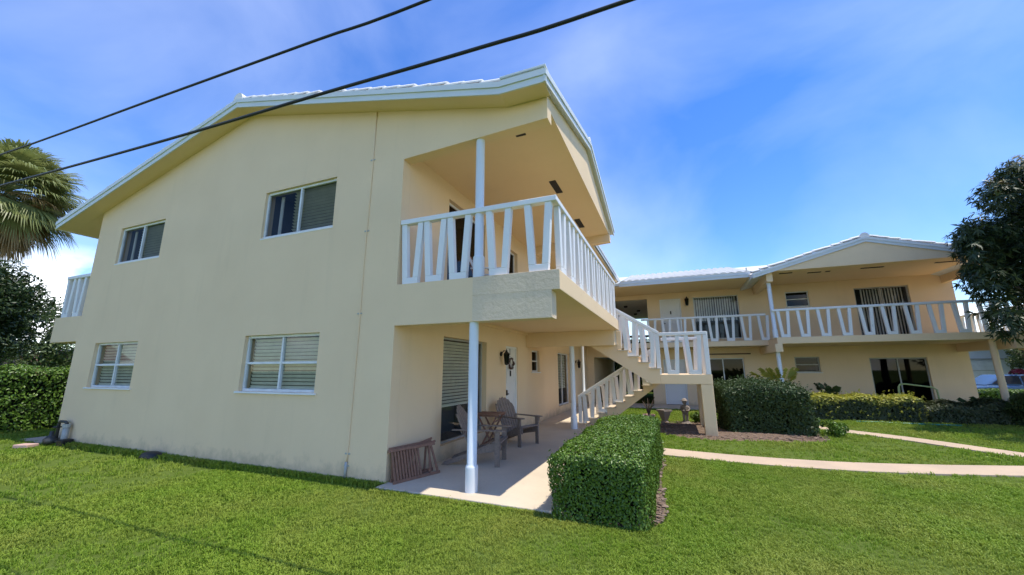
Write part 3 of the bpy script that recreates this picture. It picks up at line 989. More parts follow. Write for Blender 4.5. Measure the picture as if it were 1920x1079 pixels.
slab(rfb, [(RBX - hb, 12.8, bz(RBX - hb)), (RBX, 12.8, RBZ), (RBX, 20, RBZ), (RBX - hb, 20, bz(RBX - hb))], .13)
slab(rfb, [(RBX, 12.8, RBZ), (RBX + hb, 12.8, bz(RBX + hb)), (RBX + hb, 20, bz(RBX + hb)), (RBX, 20, RBZ)], .13)
roofB = part('roof', rfb, 'fascia', Bd)
rake_tiles(roofB, (RBX - hb, 12.95, bz(RBX - hb)), (RBX - .1, 12.95, RBZ - .03), (0, -1, 0), 12)
rake_tiles(roofB, (RBX + hb, 12.95, bz(RBX + hb)), (RBX + .1, 12.95, RBZ - .03), (0, 1, 0), 12)
tile_field(roofB, (RBX - hb, 13.1, bz(RBX - hb)), (RBX - hb, 20, bz(RBX - hb)), (RBX, 13.1, RBZ), 20, 12)
tile_field(roofB, (RBX + hb, 13.1, bz(RBX + hb)), (RBX + hb, 20, bz(RBX + hb)), (RBX, 13.1, RBZ), 20, 12)
fascia_run(Bd, [(RBX - hb, 12.8, bz(RBX - hb)), (RBX, 12.8, RBZ), (RBX + hb, 12.8, bz(RBX + hb))], (0, -1, 0))
ridge_caps(roofB, (RBX, 12.76, RBZ + .03), (RBX, 20, RBZ + .03), 16)
# main roof of the far wing
EB = 5.70
mrf = MB()
slab(mrf, [(0.3, 13.4, EB), (7.55, 13.4, EB), (7.55, 19.4, EB + 1.62), (0.3, 19.4, EB + 1.62)], .13)
slab(mrf, [(7.55, 15.4, EB + .5), (16.8, 15.4, EB + .5), (16.8, 19.4, EB + 1.62), (7.55, 19.4, EB + 1.62)], .13)
slab(mrf, [(0.3, 19.4, EB + 1.62), (16.8, 19.4, EB + 1.62), (16.8, 26, EB - .1), (0.3, 26, EB - .1)], .13)
roofM = part('roof', mrf, 'fascia', Bd)
tile_field(roofM, (2.2, 13.36, EB), (7.58, 13.36, EB), (2.2, 19.4, EB + 1.62), 18, 19)
fascia_run(Bd, [(2.16, 13.4, EB), (7.55, 13.4, EB)], (0, -1, 0))
part('vent_pipe', MB().tube([(7.45, 13.6, EB), (7.45, 13.6, EB + .28)], .03, 8), 'pvc', roofM)

# ------------------------------------------------------------------ STAIRCASE
S = thing('staircase', 'cream outdoor staircase with landing pier and white railings', 'staircase', (3.9, 7.7, 0))
LZ, LX0, LX1 = 1.60, 3.87, 5.17
part('landing', MB().box((LX0, 6.64, 1.34), (LX1, 8.9, LZ)), 'wall', S, bev=.012)
part('pier', MB().box((4.87, 6.645, -.05), (LX1 - .003, 6.95, 1.339)), 'wall', S, bev=.012)
part('pier', MB().box((4.87, 8.6, -.05), (LX1 - .003, 8.897, 1.339)), 'wall', S, bev=.012)
RI, TR, NS = 0.172, 0.28, 9
# upper flight, from the landing up to the left
pu = [(LX0, LZ - .26)]
pu = [(LX0 - .001, 1.345), (LX0 - .001, LZ - .001)]
xu = LX0
for k in range(NS - 1):
    pu += [(xu - .001, LZ + RI * (k + 1) - .03), (xu - TR, LZ + RI * (k + 1) - .03)]
    xu -= TR
pu += [(xu, LZ + RI * (NS - 1) - .34), (LX0 - .25, 1.345)]
part('flight', MB().prism(pu, 'y', 6.64, 7.72), 'wall', S)
for k in range(NS - 1):
    x1 = LX0 - TR * k
    part('step', MB().box((x1 - TR + .002, 6.60, LZ + RI * (k + 1) - .029), (x1 + .025, 7.74, LZ + RI * (k + 1))), 'patio', S)
# lower flight, from the landing down to the left
pl = [(LX0 - .001, 1.345), (LX0 - .001, LZ - RI - .03)]
xd = LX0
for k in range(1, NS):
    z = LZ - RI * k - .03
    pl += [(xd, z), (xd - TR, z)]
    xd -= TR
pl += [(xd, 0.0), (xd + .45, 0.0)]
part('flight', MB().prism(pl, 'y', 7.80, 8.88), 'wall', S)
for k in range(1, NS):
    x1 = LX0 - TR * (k - 1)
    part('step', MB().box((x1 - TR - .025, 7.76, LZ - RI * k - .029), (x1 - .002, 8.90, LZ - RI * k)), 'patio', S)
# sloping railings
def slope_rail(y, xa, xb, za, zb, rail_h, cells, label=None):
    """rail from (xa, floor za) to (xb, floor zb); cells = (x left, x right) of each V"""
    f = lambda x: za + (zb - za) * (x - xa) / (xb - xa)
    r = part('stair_railing', MB().beam((xa, y, za + rail_h + .045), (xb, y, zb + rail_h + .045), .125, .088), 'white', S, bev=.01)
    if label:
        r['label'] = label
    for (a, b) in cells:
        c = (a + b) / 2
        # the foot stands on the lower of the steps under it
        zf = min(f(a), f(b)) + 0.02
        me = vbal_mesh(f(a) + rail_h - zf + .02, f(b) + rail_h - zf + .02, b - a, (b - a) * .72)
        o = link('baluster', me, r, loc=(c, y, zf))
        add_bevel(o)
    return r
slp = RI / TR
ys = 6.70
xt = LX0 - TR * (NS - 1)
slope_rail(ys, xt, LX0 + .02, LZ + RI * NS, LZ + RI * .6, 1.0, [(LX0 - .50, LX0 - .08), (LX0 - .98, LX0 - .56), (LX0 - 1.46, LX0 - 1.04), (LX0 - 1.94, LX0 - 1.52)], label='white railing of the upper flight')
slope_rail(7.66, xt, LX0 + .02, LZ + RI * NS, LZ + RI * .6, 1.0, [(LX0 - .50, LX0 - .08), (LX0 - .98, LX0 - .56), (LX0 - 1.46, LX0 - 1.04), (LX0 - 1.94, LX0 - 1.52)])
for yy in (7.86, 8.80):
    slope_rail(yy, xd - .28, LX0 - .10, RI * .35, LZ - RI * .2, 0.80, [(xd - .22 + .46 * i, xd + .18 + .46 * i) for i in range(5)], label='white railing of the lower flight' if yy < 8 else None)
def landing_rail(p, q, starts, rz_):
    r = vrail(S, p, q, starts, name='landing_railing', rail_z=1.065)
    return r
landing_rail((LX0 + .03, ys, LZ), (LX1 - .03, ys, LZ), (0.10, 0.66), 0)
landing_rail((LX1 - .07, ys + .1, LZ), (LX1 - .07, 8.84, LZ), (0.16, 0.75, 1.34), 0)
landing_rail((LX0 + .03, 8.84, LZ), (LX1 - .1, 8.84, LZ), (0.10, 0.66), 0)
part('newel_post', MB().box((LX1 - .14, ys - .06, LZ), (LX1 - .02, ys + .05, LZ + 1.06)), 'white', S, bev=.008)
part('newel_post', MB().box((LX0 - .07, ys - .05, LZ - .1), (LX0 + .04, ys + .05, LZ + 1.12)), 'white', S, bev=.008)
part('newel_post', MB().box((xd - .36, 7.81, 0.0), (xd - .26, 7.91, .92)), 'white', S, bev=.008)
part('stair_bracket', MB().box((2.74, 6.632, 2.30), (2.86, 6.72, 2.84)), 'wall', S, bev=.008)

# ------------------------------------------------------------------ FURNITURE AND SMALL THINGS
def adirondack(label, loc, rz):
    """faces local +x; seat width along y"""
    t = thing('adirondack_chair', label, 'chair', loc, 'grey wooden porch chairs', rz, world=False)
    W = 0.62
    for s_ in (-1, 1):
        part('leg', MB().box((0.42, s_ * W / 2 - .014, 0), (0.51, s_ * W / 2 + .014, 0.60)), 'greywood', t, bev=.004)
        part('side_rail', MB().prism([(0.53, 0.28), (0.53, 0.40), (0.40, 0.40), (-0.02, 0.24), (-0.52, 0.06), (-0.58, 0.0), (-0.46, 0.0), (0.10, 0.20)], 'y', s_ * (W / 2 - .03) - .013, s_ * (W / 2 - .03) + .013), 'greywood', t, bev=.003)
        arm = [(-0.38, -.03), (0.30, -.05), (0.55, -.075), (0.60, -.04), (0.60, .04), (0.55, .075), (0.30, .055), (-0.38, .03)]
        part('arm', MB().prism([(x, y + s_ * (W / 2 + .01)) for x, y in arm], 'z', 0.601, 0.622), 'greywood', t, bev=.004)
        part('arm_bracket', MB().prism([(0.44, 0.44), (0.49, 0.44), (0.53, 0.598), (0.44, 0.598)], 'y', s_ * (W / 2 + .016), s_ * (W / 2 + .04)), 'greywood', t)
    for i in range(6):
        f = i / 5
        x = 0.50 - .50 * f
        z = 0.405 - max(0, f - .2) * .235
        mm = Matrix.Translation((x, 0, z)) @ Matrix.Rotation(0 if f < .2 else -.36, 4, 'Y')
        part('seat_slat', MB().box((-.043, -W / 2 + .005, 0), (.043, W / 2 - .005, .02), mm), 'greywood', t, bev=.003)
    n = 7
    for i in range(n):
        k = i - 3
        L = 0.88 - 0.021 * k * k
        if abs(k) == 1 and False:
            L -= .02
        mm = Matrix.Translation((-0.02, k * .078, 0.23)) @ Matrix.Rotation(-.42, 4, 'Y') @ Matrix.Rotation(-k * .022, 4, 'X')
        w0, w1 = .030, .038
        m = MB(mm)
        dl = .021 * (2 * k)
        prof = [(-w0, 0), (w0, 0), (w1, L - .03 - dl * .45), (0, L), (-w1, L - .03 + dl * .45)]
        m.prism(prof, 'x', -.01, .01)
        part('back_slat', m, 'greywood', t, bev=.003)
    mm = Matrix.Translation((-0.02, 0, 0.23)) @ Matrix.Rotation(-.42, 4, 'Y')
    part('back_brace', MB(mm).box((-.032, -.33, .36), (-.0105, .33, .43)), 'greywood', t, bev=.003)
    part('back_brace', MB(mm).box((-.03, -.27, .66), (-.0105, .27, .72)), 'greywood', t, bev=.003)
    return t
adirondack('weathered grey slatted porch chair half hidden behind the near white column', (0.68, 1.72, 0.056), 0.20)
adirondack('weathered grey slatted porch chair with rounded back beside the white door', (0.60, 3.80, 0.056), -0.36)

# folding table between the chairs
t = thing('folding_table', 'brown folding side table with crossed legs between the two porch chairs', 'table', (0.50, 2.72, 0.056), rz=0.12, world=False)
for i in range(6):
    part('table_slat', MB().box((-.27, -.27 + .091 * i, .76), (.27, -.27 + .091 * i + .082, .78)), 'brownwood', t, bev=.003)
for s_ in (-1, 1):
    part('table_frame', MB().box((-.26, s_ * .22 - .012, .72), (.26, s_ * .22 + .012, .759)), 'brownwood', t, bev=.003)
    for a in (-1, 1):
        part('leg', MB().beam((a * .20, s_ * (.22 - .03 * (a > 0)), 0), (-a * .20, s_ * (.22 - .03 * (a > 0)), .72), .022, .035), 'brownwood', t, bev=.003)
part('stretcher', MB().box((-.15, -.22, .14), (-.12, .22, .165)), 'brownwood', t)
part('stretcher', MB().box((.12, -.19, .60), (.15, .19, .625)), 'brownwood', t)

# folded slatted chairs leaning on the porch wall
def folded_chair(label, loc, rz, lean, flip):
    """lies on its long edge: local x along the floor, z up, leaning back in +y"""
    t = thing('folded_chair', label, 'folding chair', loc, 'folded wooden chairs leaning on the wall', rz, world=False)
    L = Matrix.Rotation(-lean, 4, 'X')
    part('frame_rail', MB(L).box((0, 0, 0.0), (0.90, .028, 0.045)), 'brownwood', t, bev=.003)
    part('frame_rail', MB(L).box((-0.02, 0, 0.455), (0.88, .028, 0.50)), 'brownwood', t, bev=.003)
    for i in range(10):
        part('slat', MB(L).box((0.02 + .054 * i, .004, 0.047), (0.055 + .054 * i, .02, 0.453)), 'brownwood', t, bev=.003)
    part('leg', MB(L).beam((0.70, .012, .047), (0.76, .012, .453), .02, .036, (1, 0, 0)), 'brownwood', t, bev=.003)
    part('leg', MB(L).beam((0.86, .012, .047), (0.80, .012, .453), .02, .036, (1, 0, 0)), 'brownwood', t, bev=.003)
    part('back_rail', MB(L).beam((0.10, .045, .40), (0.93, .045, .52), .024, .034), 'brownwood', t, bev=.003)
    part('back_rail', MB(L).beam((0.10, .045, .05), (0.93, .045, .03), .024, .034), 'brownwood', t, bev=.003)
    return t
folded_chair('outer folded slatted wooden chair propped against the porch wall corner', (0.19, -0.04, 0.056), math.radians(72), .30, 1)
folded_chair('inner folded slatted wooden chair between the wall and another folded chair', (0.085, 0.03, 0.056), math.radians(78), .10, 1)

# porch lantern, wreath
def lantern(label, x, y, z, n, s_=1.0):
    t = thing('wall_lantern', label, 'lantern', (x, y, z), 'black wall lanterns', world=True)
    n = Vector(n)
    c = Vector((x, y, z)) + n * .15 * s_
    part('back_plate', MB().tube([Vector((x, y, z + .03)) + n * .001, Vector((x, y, z + .03)) + n * .025], .055 * s_, 12), 'black', t)
    part('bracket', MB().tube([Vector((x, y, z + .03)) + n * .02, Vector((x, y, z + .10 * s_)) + n * .08 * s_, c + Vector((0, 0, .09 * s_))], .012, 6), 'black', t)
    part('cap', MB().lathe([(.085 * s_, 0), (.07 * s_, .02), (.03 * s_, .06), (.03 * s_, .08), (.012, .11), (.005, .14)], tuple(c + Vector((0, 0, .02))), 8), 'black', t)
    cg_ = part('cage', MB().lathe([(.045 * s_, -.20 * s_), (.07 * s_, .019)], tuple(c), 8), 'darkglass', t)
    bars = MB()
    for k in range(6):
        a = k * math.pi / 3
        e = Vector((math.cos(a), math.sin(a), 0))
        bars.tube([c + e * .047 * s_ + Vector((0, 0, -.2 * s_)), c + e * .072 * s_ + Vector((0, 0, .02))], .006, 5)
    bars.lathe([(.02, -.24 * s_), (.05 * s_, -.22 * s_), (.05 * s_, -.20 * s_)], tuple(c), 8)
    part('cage_bar', bars, 'black', t)
    return t
lantern('black carriage lantern on the ground floor porch wall beside the white door', 0.0, 4.42, 2.12, (1, 0, 0), 1.1)
lantern('dark wall lantern on the upper far wing between door and wide window', 5.10, 16.0, 5.12, (0, -1, 0), 1.3)
lantern('dark wall lantern deep under the porch roof near the passage', 0.0, 13.2, 2.05, (1, 0, 0), 1.1)
tw = thing('wreath', 'dark twig wreath hanging on the white porch door', 'wreath', (-0.03, 5.20, 1.92), world=True)
m = MB()
for k in range(90):
    a = random.uniform(0, 2 * math.pi)
    r0 = random.uniform(.12, .165)
    a2 = a + random.uniform(.3, .8)
    r1_ = random.uniform(.12, .17)
    am = (a + a2) / 2
    rm_ = (r0 + r1_) / 2 + .012
    xx = random.uniform(-.035, .03)
    m.tube([(-.015 + xx, 5.20 + r0 * math.cos(a), 1.90 + r0 * math.sin(a)), (-.005 + xx, 5.20 + rm_ * math.cos(am), 1.90 + rm_ * math.sin(am)), (-.015 + xx, 5.20 + r1_ * math.cos(a2), 1.90 + r1_ * math.sin(a2))], .007, 4)
part('twig_ring', m, 'brown', tw)
part('hanger', MB().box((-.058, 5.19, 2.10), (-.05, 5.21, 2.32)), 'black', tw)

# chair on the upper balcony
t = thing('balcony_chair', 'folding wooden deck chair with white rails on the near upper balcony', 'chair', (0.70, 2.1, Z2), rz=0.3, world=False)
for i in range(9):
    part('seat_slat', MB().box((-.28, -.26 + .06 * i, .40), (.28, -.26 + .06 * i + .045, .42)), 'brownwood', t)
for i in range(8):
    part('back_slat', MB().beam((-.26 - .02 * i, -.26, .50 + .07 * i), (-.26 - .02 * i, .26, .50 + .07 * i), .018, .05), 'brownwood', t)
for s_ in (-1, 1):
    part('side_rail', MB().beam((-.45, s_ * .285, 1.06), (.10, s_ * .285, .0), .03, .05), 'alu', t)
    part('leg', MB().beam((.28, s_ * .285, .64), (-.32, s_ * .285, 0), .03, .05), 'alu', t)
    part('arm', MB().box((-.32, s_ * .285 - .03, .64), (.32, s_ * .285 + .03, .66)), 'alu', t)
t = thing('folding_chair', 'second brown slatted folding chair at the back of the upper balcony', 'chair', (0.62, 3.35, Z2), rz=0.05, world=False)
for i in range(9):
    part('seat_slat', MB().box((-.26, -.26 + .06 * i, .42), (.26, -.26 + .06 * i + .045, .44)), 'brownwood', t)
for i in range(9):
    part('back_slat', MB().beam((-.30, -.24 + .06 * i, .46), (-.36, -.24 + .06 * i, .95), .04, .015), 'brownwood', t)
for s_ in (-1, 1):
    part('leg', MB().beam((-.37, s_ * .28, .98), (.25, s_ * .28, 0), .03, .045), 'brownwood', t)
    part('leg', MB().beam((.26, s_ * .25, .44), (-.28, s_ * .25, 0), .03, .045), 'brownwood', t)

# standpipe group at the left corner
t = thing('backflow_pipe', 'dark backflow valve and pipes at the left foot of the gable wall', 'pipes', (-9.5, -0.12, 0))
part('riser_pipe', MB().tube([(-9.30, -.10, 0), (-9.30, -.10, .42)], .06, 12), 'pvc', t, smooth=True)
part('pipe_cap', MB().tube([(-9.30, -.10, .421), (-9.30, -.10, .50)], .075, 12), 'pvc', t)
part('elbow_pipe', MB().tube([(-9.62, -.12, 0), (-9.62, -.12, .50), (-9.58, -.12, .55), (-9.38, -.11, .55), (-9.30, -.10, .51)], .032, 10), 'iron', t, smooth=True)
part('valve_body', MB().lathe([(.05, 0), (.12, .03), (.13, .12), (.08, .18), (.04, .22), (.04, .3)], (-9.78, -.15, .02), 14), 'iron', t, smooth=True)
part('valve_body', MB().lathe([(.06, 0), (.11, .03), (.11, .10), (.05, .15)], (-9.62, -.2, .05), 12), 'iron', t, smooth=True)
part('hand_wheel', MB().lathe([(.02, .0), (.09, .01), (.09, .03), (.02, .04)], (-9.62, -.13, .40), 12), 'black', t)
part('meter_box', MB().box((-9.26, -.24, 0), (-9.02, -.03, .17)), 'black', t, bev=.02)
part('pipe_arm', MB().tube([(-9.85, -.15, .10), (-9.45, -.15, .10), (-9.30, -.12, .10)], .03, 8), 'iron', t, smooth=True)
o = part('paver_block', MB().box((-.17, -.12, 0), (.17, .12, .075)), 'brick', None, bev=.012, loc=(-9.82, -.52, .01), rz=.35)
tag(o, 'loose pinkish paver block lying on the grass at far left', 'paver')
m = MB().lathe([(.30, 0), (.29, .05), (.24, .10), (.14, .135), (.03, .14)], (0, 0, 0), 16, 1, .5)
o = part('valve_cover', m, 'black', None, smooth=True, loc=(-5.70, -.14, 0), rz=.1)
tag(o, 'low black plastic cover lying against the foot of the gable wall', 'cover')

# wires
def wire(name, label, y, pts, r):
    m = MB().tube(smoothpts([(x, y, z) for x, z in pts], 5), r, 8)
    return tag(part(name, m, 'rubber', smooth=True), label, 'cable', 'overhead cables')
wire('overhead_cable', 'thick lower black overhead cable crossing in front of the gable', -2.45, [(-30, 7.2), (-20, 6.15), (-12, 5.5), (-7.5, 5.23), (-2.35, 4.95), (.72, 4.83), (2.75, 4.74), (4.12, 4.72), (9, 4.85), (18, 5.5)], .018)
wire('overhead_cable', 'thin upper black overhead cable crossing the sky at upper left', -3.40, [(-30, 6.6), (-18, 5.5), (-10, 4.95), (-3.85, 4.57), (-.35, 4.42), (1.75, 4.33), (3.03, 4.28), (8, 4.3), (18, 4.9)], .0105)

# garden pieces
t = thing('garden_statue', 'small cast stone statue of a standing boy in a hat on the mulch bed', 'statue', (4.47, 9.15, 0))
x, y = 4.47, 9.15
part('plinth', MB().lathe([(.17, 0), (.17, .04), (.13, .06), (.12, .09)], (x, y, 0), 14), 'stone', t)
body = MB()
for s_ in (-1, 1):
    body.tube([(x + .045 * s_, y, .09), (x + .045 * s_, y, .17), (x + .05 * s_, y - .01, .26), (x + .04 * s_, y, .36)], [.04, .036, .042, .055], 10)
    body.tube([(x + .09 * s_, y, .56), (x + .13 * s_, y - .01, .48), (x + .10 * s_, y - .07, .42), (x + .03 * s_, y - .10, .43)], [.035, .032, .028, .024], 8)
body.lathe([(.09, .33), (.10, .38), (.085, .46), (.10, .54), (.085, .585), (.035, .60), (.035, .625), (.06, .645), (.07, .69), (.062, .73), (.03, .76)], (x, y, 0), 14, 1, .8)
part('figure', body, 'stone', t, smooth=True)
part('hat', MB().lathe([(.115, .725), (.118, .735), (.072, .75), (.066, .79), (.03, .81)], (x, y, 0), 14), 'stone', t, smooth=True)
t = thing('stone_planter', 'empty tapered cast stone planter standing near the statue', 'planter', (3.83, 9.25, 0))
part('pedestal', MB().lathe([(.13, 0), (.12, .05), (.08, .08)], (3.83, 9.25, 0), 12), 'stone', t)
part('bowl', MB().lathe([(.09, .08), (.12, .14), (.21, .36), (.25, .37), (.25, .42), (.21, .42), (.20, .39), (.02, .38)], (3.83, 9.25, 0), 4), 'stone', t)
t = thing('potted_plant', 'clay pot with bare twiggy plant below the stairs', 'potted plant', (3.35, 9.0, 0))
part('pot', MB().lathe([(.14, 0), (.18, .22), (.20, .23), (.20, .28), (.17, .28), (.16, .24), (.02, .24)], (3.35, 9.0, 0), 14), 'brick', t)
m = MB()
for k in range(9):
    a = random.uniform(0, 6.28)
    d = Vector((math.cos(a) * .22, math.sin(a) * .22, 0))
    p0 = Vector((3.35, 9.0, .24))
    m.tube([p0, p0 + d * .4 + Vector((0, 0, .25)), p0 + d + Vector((0, 0, random.uniform(.35, .6)))], [.02, .016, .01], 6)
part('stem', m, 'bark', t)
o = part('garden_hose', MB().tube(smoothpts([(9.75, 11.72, .02), (10.1, 11.62, .03), (10.4, 11.7, .03), (10.7, 11.66, .02), (12.3, 11.6, .02)], 5), .02, 6), 'teal')
tag(o, 'green garden hose lying along the foot of the yellow hedge', 'hose')
t = thing('tube_frame', 'pale lime bent tube frame standing behind the yellow hedge', 'frame', (11.9, 13.2, 0))
part('front_tube', MB().tube([(11.50, 13.2, .0), (11.60, 13.2, 1.10), (11.66, 13.2, 1.19), (11.80, 13.2, 1.20), (12.5, 13.2, 1.10), (12.62, 13.2, 1.02), (12.66, 13.2, 0)], .028, 8), 'limepipe', t, smooth=True)
part('cross_tube', MB().tube([(11.53, 13.2, .45), (12.65, 13.2, .45)], .02, 8), 'limepipe', t, smooth=True)
part('rear_tube', MB().tube([(11.62, 13.2, 1.13), (11.75, 13.75, 0)], .022, 8), 'limepipe', t, smooth=True)

# ------------------------------------------------------------------ vegetation
def unit(n):
    v = rng.normal(size=(n, 3))
    return v / np.linalg.norm(v, axis=1)[:, None]
def leaf_mesh(name, P, N, size, aspect, m, jit=0.8, droop=0.0):
    """one folded diamond leaf per point; N = preferred normal"""
    n = len(P)
    nn = N + jit * unit(n)
    nn /= np.linalg.norm(nn, axis=1)[:, None]
    d = np.cross(nn, unit(n))
    d /= np.linalg.norm(d, axis=1)[:, None] + 1e-9
    d[:, 2] -= droop
    d /= np.linalg.norm(d, axis=1)[:, None] + 1e-9
    s = np.cross(nn, d)
    s /= np.linalg.norm(s, axis=1)[:, None] + 1e-9
    L = (size * rng.uniform(0.65, 1.25, n))[:, None]
    W_ = L * aspect
    V = np.empty((n, 4, 3))
    V[:, 0] = P - d * L * .5
    V[:, 1] = P + s * W_ * .5 + nn * W_ * .18
    V[:, 2] = P + d * L * .5 - nn * L * .06
    V[:, 3] = P - s * W_ * .5 + nn * W_ * .18
    idx = np.arange(n)[:, None] * 4
    F = np.concatenate([idx + np.array([[0, 1, 2]]), idx + np.array([[0, 2, 3]])], 1).reshape(-1, 3)
    me = bpy.data.meshes.new(name)
    me.vertices.add(n * 4)
    me.vertices.foreach_set('co', V.reshape(-1).astype(np.float32))
    me.loops.add(len(F) * 3)
    me.loops.foreach_set('vertex_index', F.reshape(-1).astype(np.int32))
    me.polygons.add(len(F))
    me.polygons.foreach_set('loop_start', np.arange(0, len(F) * 3, 3, dtype=np.int32))
    me.polygons.foreach_set('loop_total', np.full(len(F), 3, dtype=np.int32))
    me.materials.append(M[m])
    me.update(calc_edges=True)
    return me
def wobble(P, amp, fr):
    ph = np.array([1.3, 4.1, 2.2])
    return P + amp * np.stack([np.sin(P[:, 1] * fr + ph[0]) + np.sin(P[:, 2] * fr * 1.7), np.sin(P[:, 0] * fr + ph[1]) + np.sin(P[:, 2] * fr * 1.3), np.sin(P[:, 0] * fr * 1.1 + ph[2]) + np.sin(P[:, 1] * fr * .9)], 1)
def hedge(name, label, cat, x0, x1, y0, y1, z1, n, size, m, aspect=0.5, rnd=0.12, z0=0.02, amp=.018, depth=.10, core=True, fr=5.0, top2=None, m2=None, shoots=0):
    t = thing(name, label, cat, ((x0 + x1) / 2, (y0 + y1) / 2, 0))
    dx, dy, dz = x1 - x0, y1 - y0, z1 - z0
    area = np.array([dx * dy, dx * dz, dx * dz, dy * dz, dy * dz])
    f = rng.choice(5, n, p=area / area.sum())
    a, b = rng.uniform(0, 1, n), rng.uniform(0, 1, n)
    P = np.zeros((n, 3))
    N = np.zeros((n, 3))
    for k in range(5):
        q = f == k
        if k == 0:
            P[q] = np.stack([x0 + a[q] * dx, y0 + b[q] * dy, np.full(q.sum(), z1)], 1); N[q] = (0, 0, 1)
        elif k in (1, 2):
            P[q] = np.stack([x0 + a[q] * dx, np.full(q.sum(), y0 if k == 1 else y1), z0 + b[q] * dz], 1); N[q] = (0, -1 if k == 1 else 1, 0)
        else:
            P[q] = np.stack([np.full(q.sum(), x0 if k == 3 else x1), y0 + a[q] * dy, z0 + b[q] * dz], 1); N[q] = (-1 if k == 3 else 1, 0, 0)
    # round the edges: pull toward a rounded box
    lo = np.array([x0 + rnd, y0 + rnd, z0 - 1]); hi = np.array([x1 - rnd, y1 - rnd, z1 - rnd])
    Q = np.clip(P, lo, hi)
    D = P - Q
    l = np.linalg.norm(D, axis=1)[:, None]
    l[l < 1e-6] = 1e-6
    P = Q + D / l * np.minimum(l, rnd)
    N = D / l
    P = P - N * (rng.uniform(0, 1, n) ** 2 * depth)[:, None]
    P = wobble(P, amp, fr) + rng.normal(0, .008, (n, 3))
    if top2:
        P[:, 2] *= 1 + (top2 - 1) * np.clip((P[:, 0] - x0) / dx, 0, 1)
    fo = stuff(link('foliage', leaf_mesh('foliage', P, N, size, aspect, m, 0.55), t))
    if shoots:      # unclipped new growth standing proud of the shorn faces
        i0 = rng.choice(n, shoots)
        sp, sn = [], []
        for i in i0:
            d = N[i] + np.array([0, 0, .8]) + rng.normal(0, .25, 3)
            d /= np.linalg.norm(d)
            ln = size * rng.uniform(.8, 2.6)
            for q in range(5):
                sp.append(P[i] + d * ln * q / 4 + rng.normal(0, size * .18, 3))
                sn.append(d)
        stuff(link('new_shoots', leaf_mesh('new_shoots', np.array(sp), np.array(sn), size, aspect, m2 or m, 1.3), t))
    if m2:
        k = P[:, 2] > z1 * (0.72 + .12 * np.sin(P[:, 0] * 4))
        stuff(link('leaf_tips', leaf_mesh('leaf_tips', P[k] + np.array([0, 0, .02]), N[k] + np.array([0, 0, .8]), size * 1.35, aspect, m2, 0.6), t))
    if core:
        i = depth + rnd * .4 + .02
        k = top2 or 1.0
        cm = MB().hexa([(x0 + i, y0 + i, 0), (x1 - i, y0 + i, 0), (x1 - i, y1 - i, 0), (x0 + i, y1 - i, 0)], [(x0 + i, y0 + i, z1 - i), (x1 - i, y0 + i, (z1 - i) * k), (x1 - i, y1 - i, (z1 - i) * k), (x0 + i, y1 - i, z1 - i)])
        part('inner_core', cm, M['core'], t)  # near-black solid block filling the inside of the hedge
    ms = MB()
    for k in range(max(3, int(dx * dy * 2))):
        px, py = random.uniform(x0 + .2, x1 - .2), random.uniform(y0 + .2, y1 - .2)
        ms.tube([(px, py, 0), (px + random.uniform(-.05, .05), py, z1 * .5)], .015, 5)
    part('stem', ms, 'bark', t)
    return t
M['core'] = plain('dark_hedge_core', (0.012, 0.018, 0.008), 0.95, 0, 0.05)

hedge('boxed_hedge', 'clipped green box hedge at the near edge of the patio', 'hedge', 2.72, 3.86, -0.40, 4.05, 0.78, 66000, .037, 'hedge', .55, .12, shoots=320)
hedge('dark_bush', 'large dark rounded bush to the right of the stair landing', 'bush', 5.38, 7.52, 7.5, 9.6, 1.34, 30000, .068, 'bush', .5, .22, amp=.06, depth=.3, fr=2.6, shoots=900)
hedge('variegated_hedge', 'low hedge with yellow leaf tips in front of the far wing', 'hedge', 8.65, 11.75, 11.95, 12.85, 0.80, 13000, .085, 'duskleaf', .5, .16, amp=.035, depth=.12, m2='yellowleaf', shoots=200)
hedge('mixed_hedge', 'dusky low hedge under the mango tree beside the yellow hedge', 'hedge', 11.8, 14.1, 12.0, 12.9, 0.58, 9000, .085, 'duskleaf', .5, .2, amp=.06, depth=.15, top2=1.25)
hedge('mixed_hedge', 'taller dark hedge at the right edge below the mango tree', 'hedge', 13.7, 17.5, 11.2, 12.3, 1.0, 13000, .09, 'bush', .5, .25, amp=.08, depth=.18)
hedge('far_hedge', 'clipped dark hedge beyond the far wing corner in front of the car', 'hedge', 15.6, 20.5, 18.3, 19.2, 0.85, 9000, .09, 'hedge', .5, .15)
hedge('sky_block_hedge', 'dark hedge added to block the sky behind the ground floor passage', 'hedge', -4.5, 6.0, 27, 28, 4.0, 14000, .14, 'bush', .5, .15)  # added beyond the passage to keep bright sky from showing through
hedge('tall_hedge', 'tall clipped hedge along the left boundary beside the building', 'hedge', -14.5, -13.4, -4.5, 12, 1.85, 42000, .095, 'hedge', .5, .18, amp=.04, depth=.15)

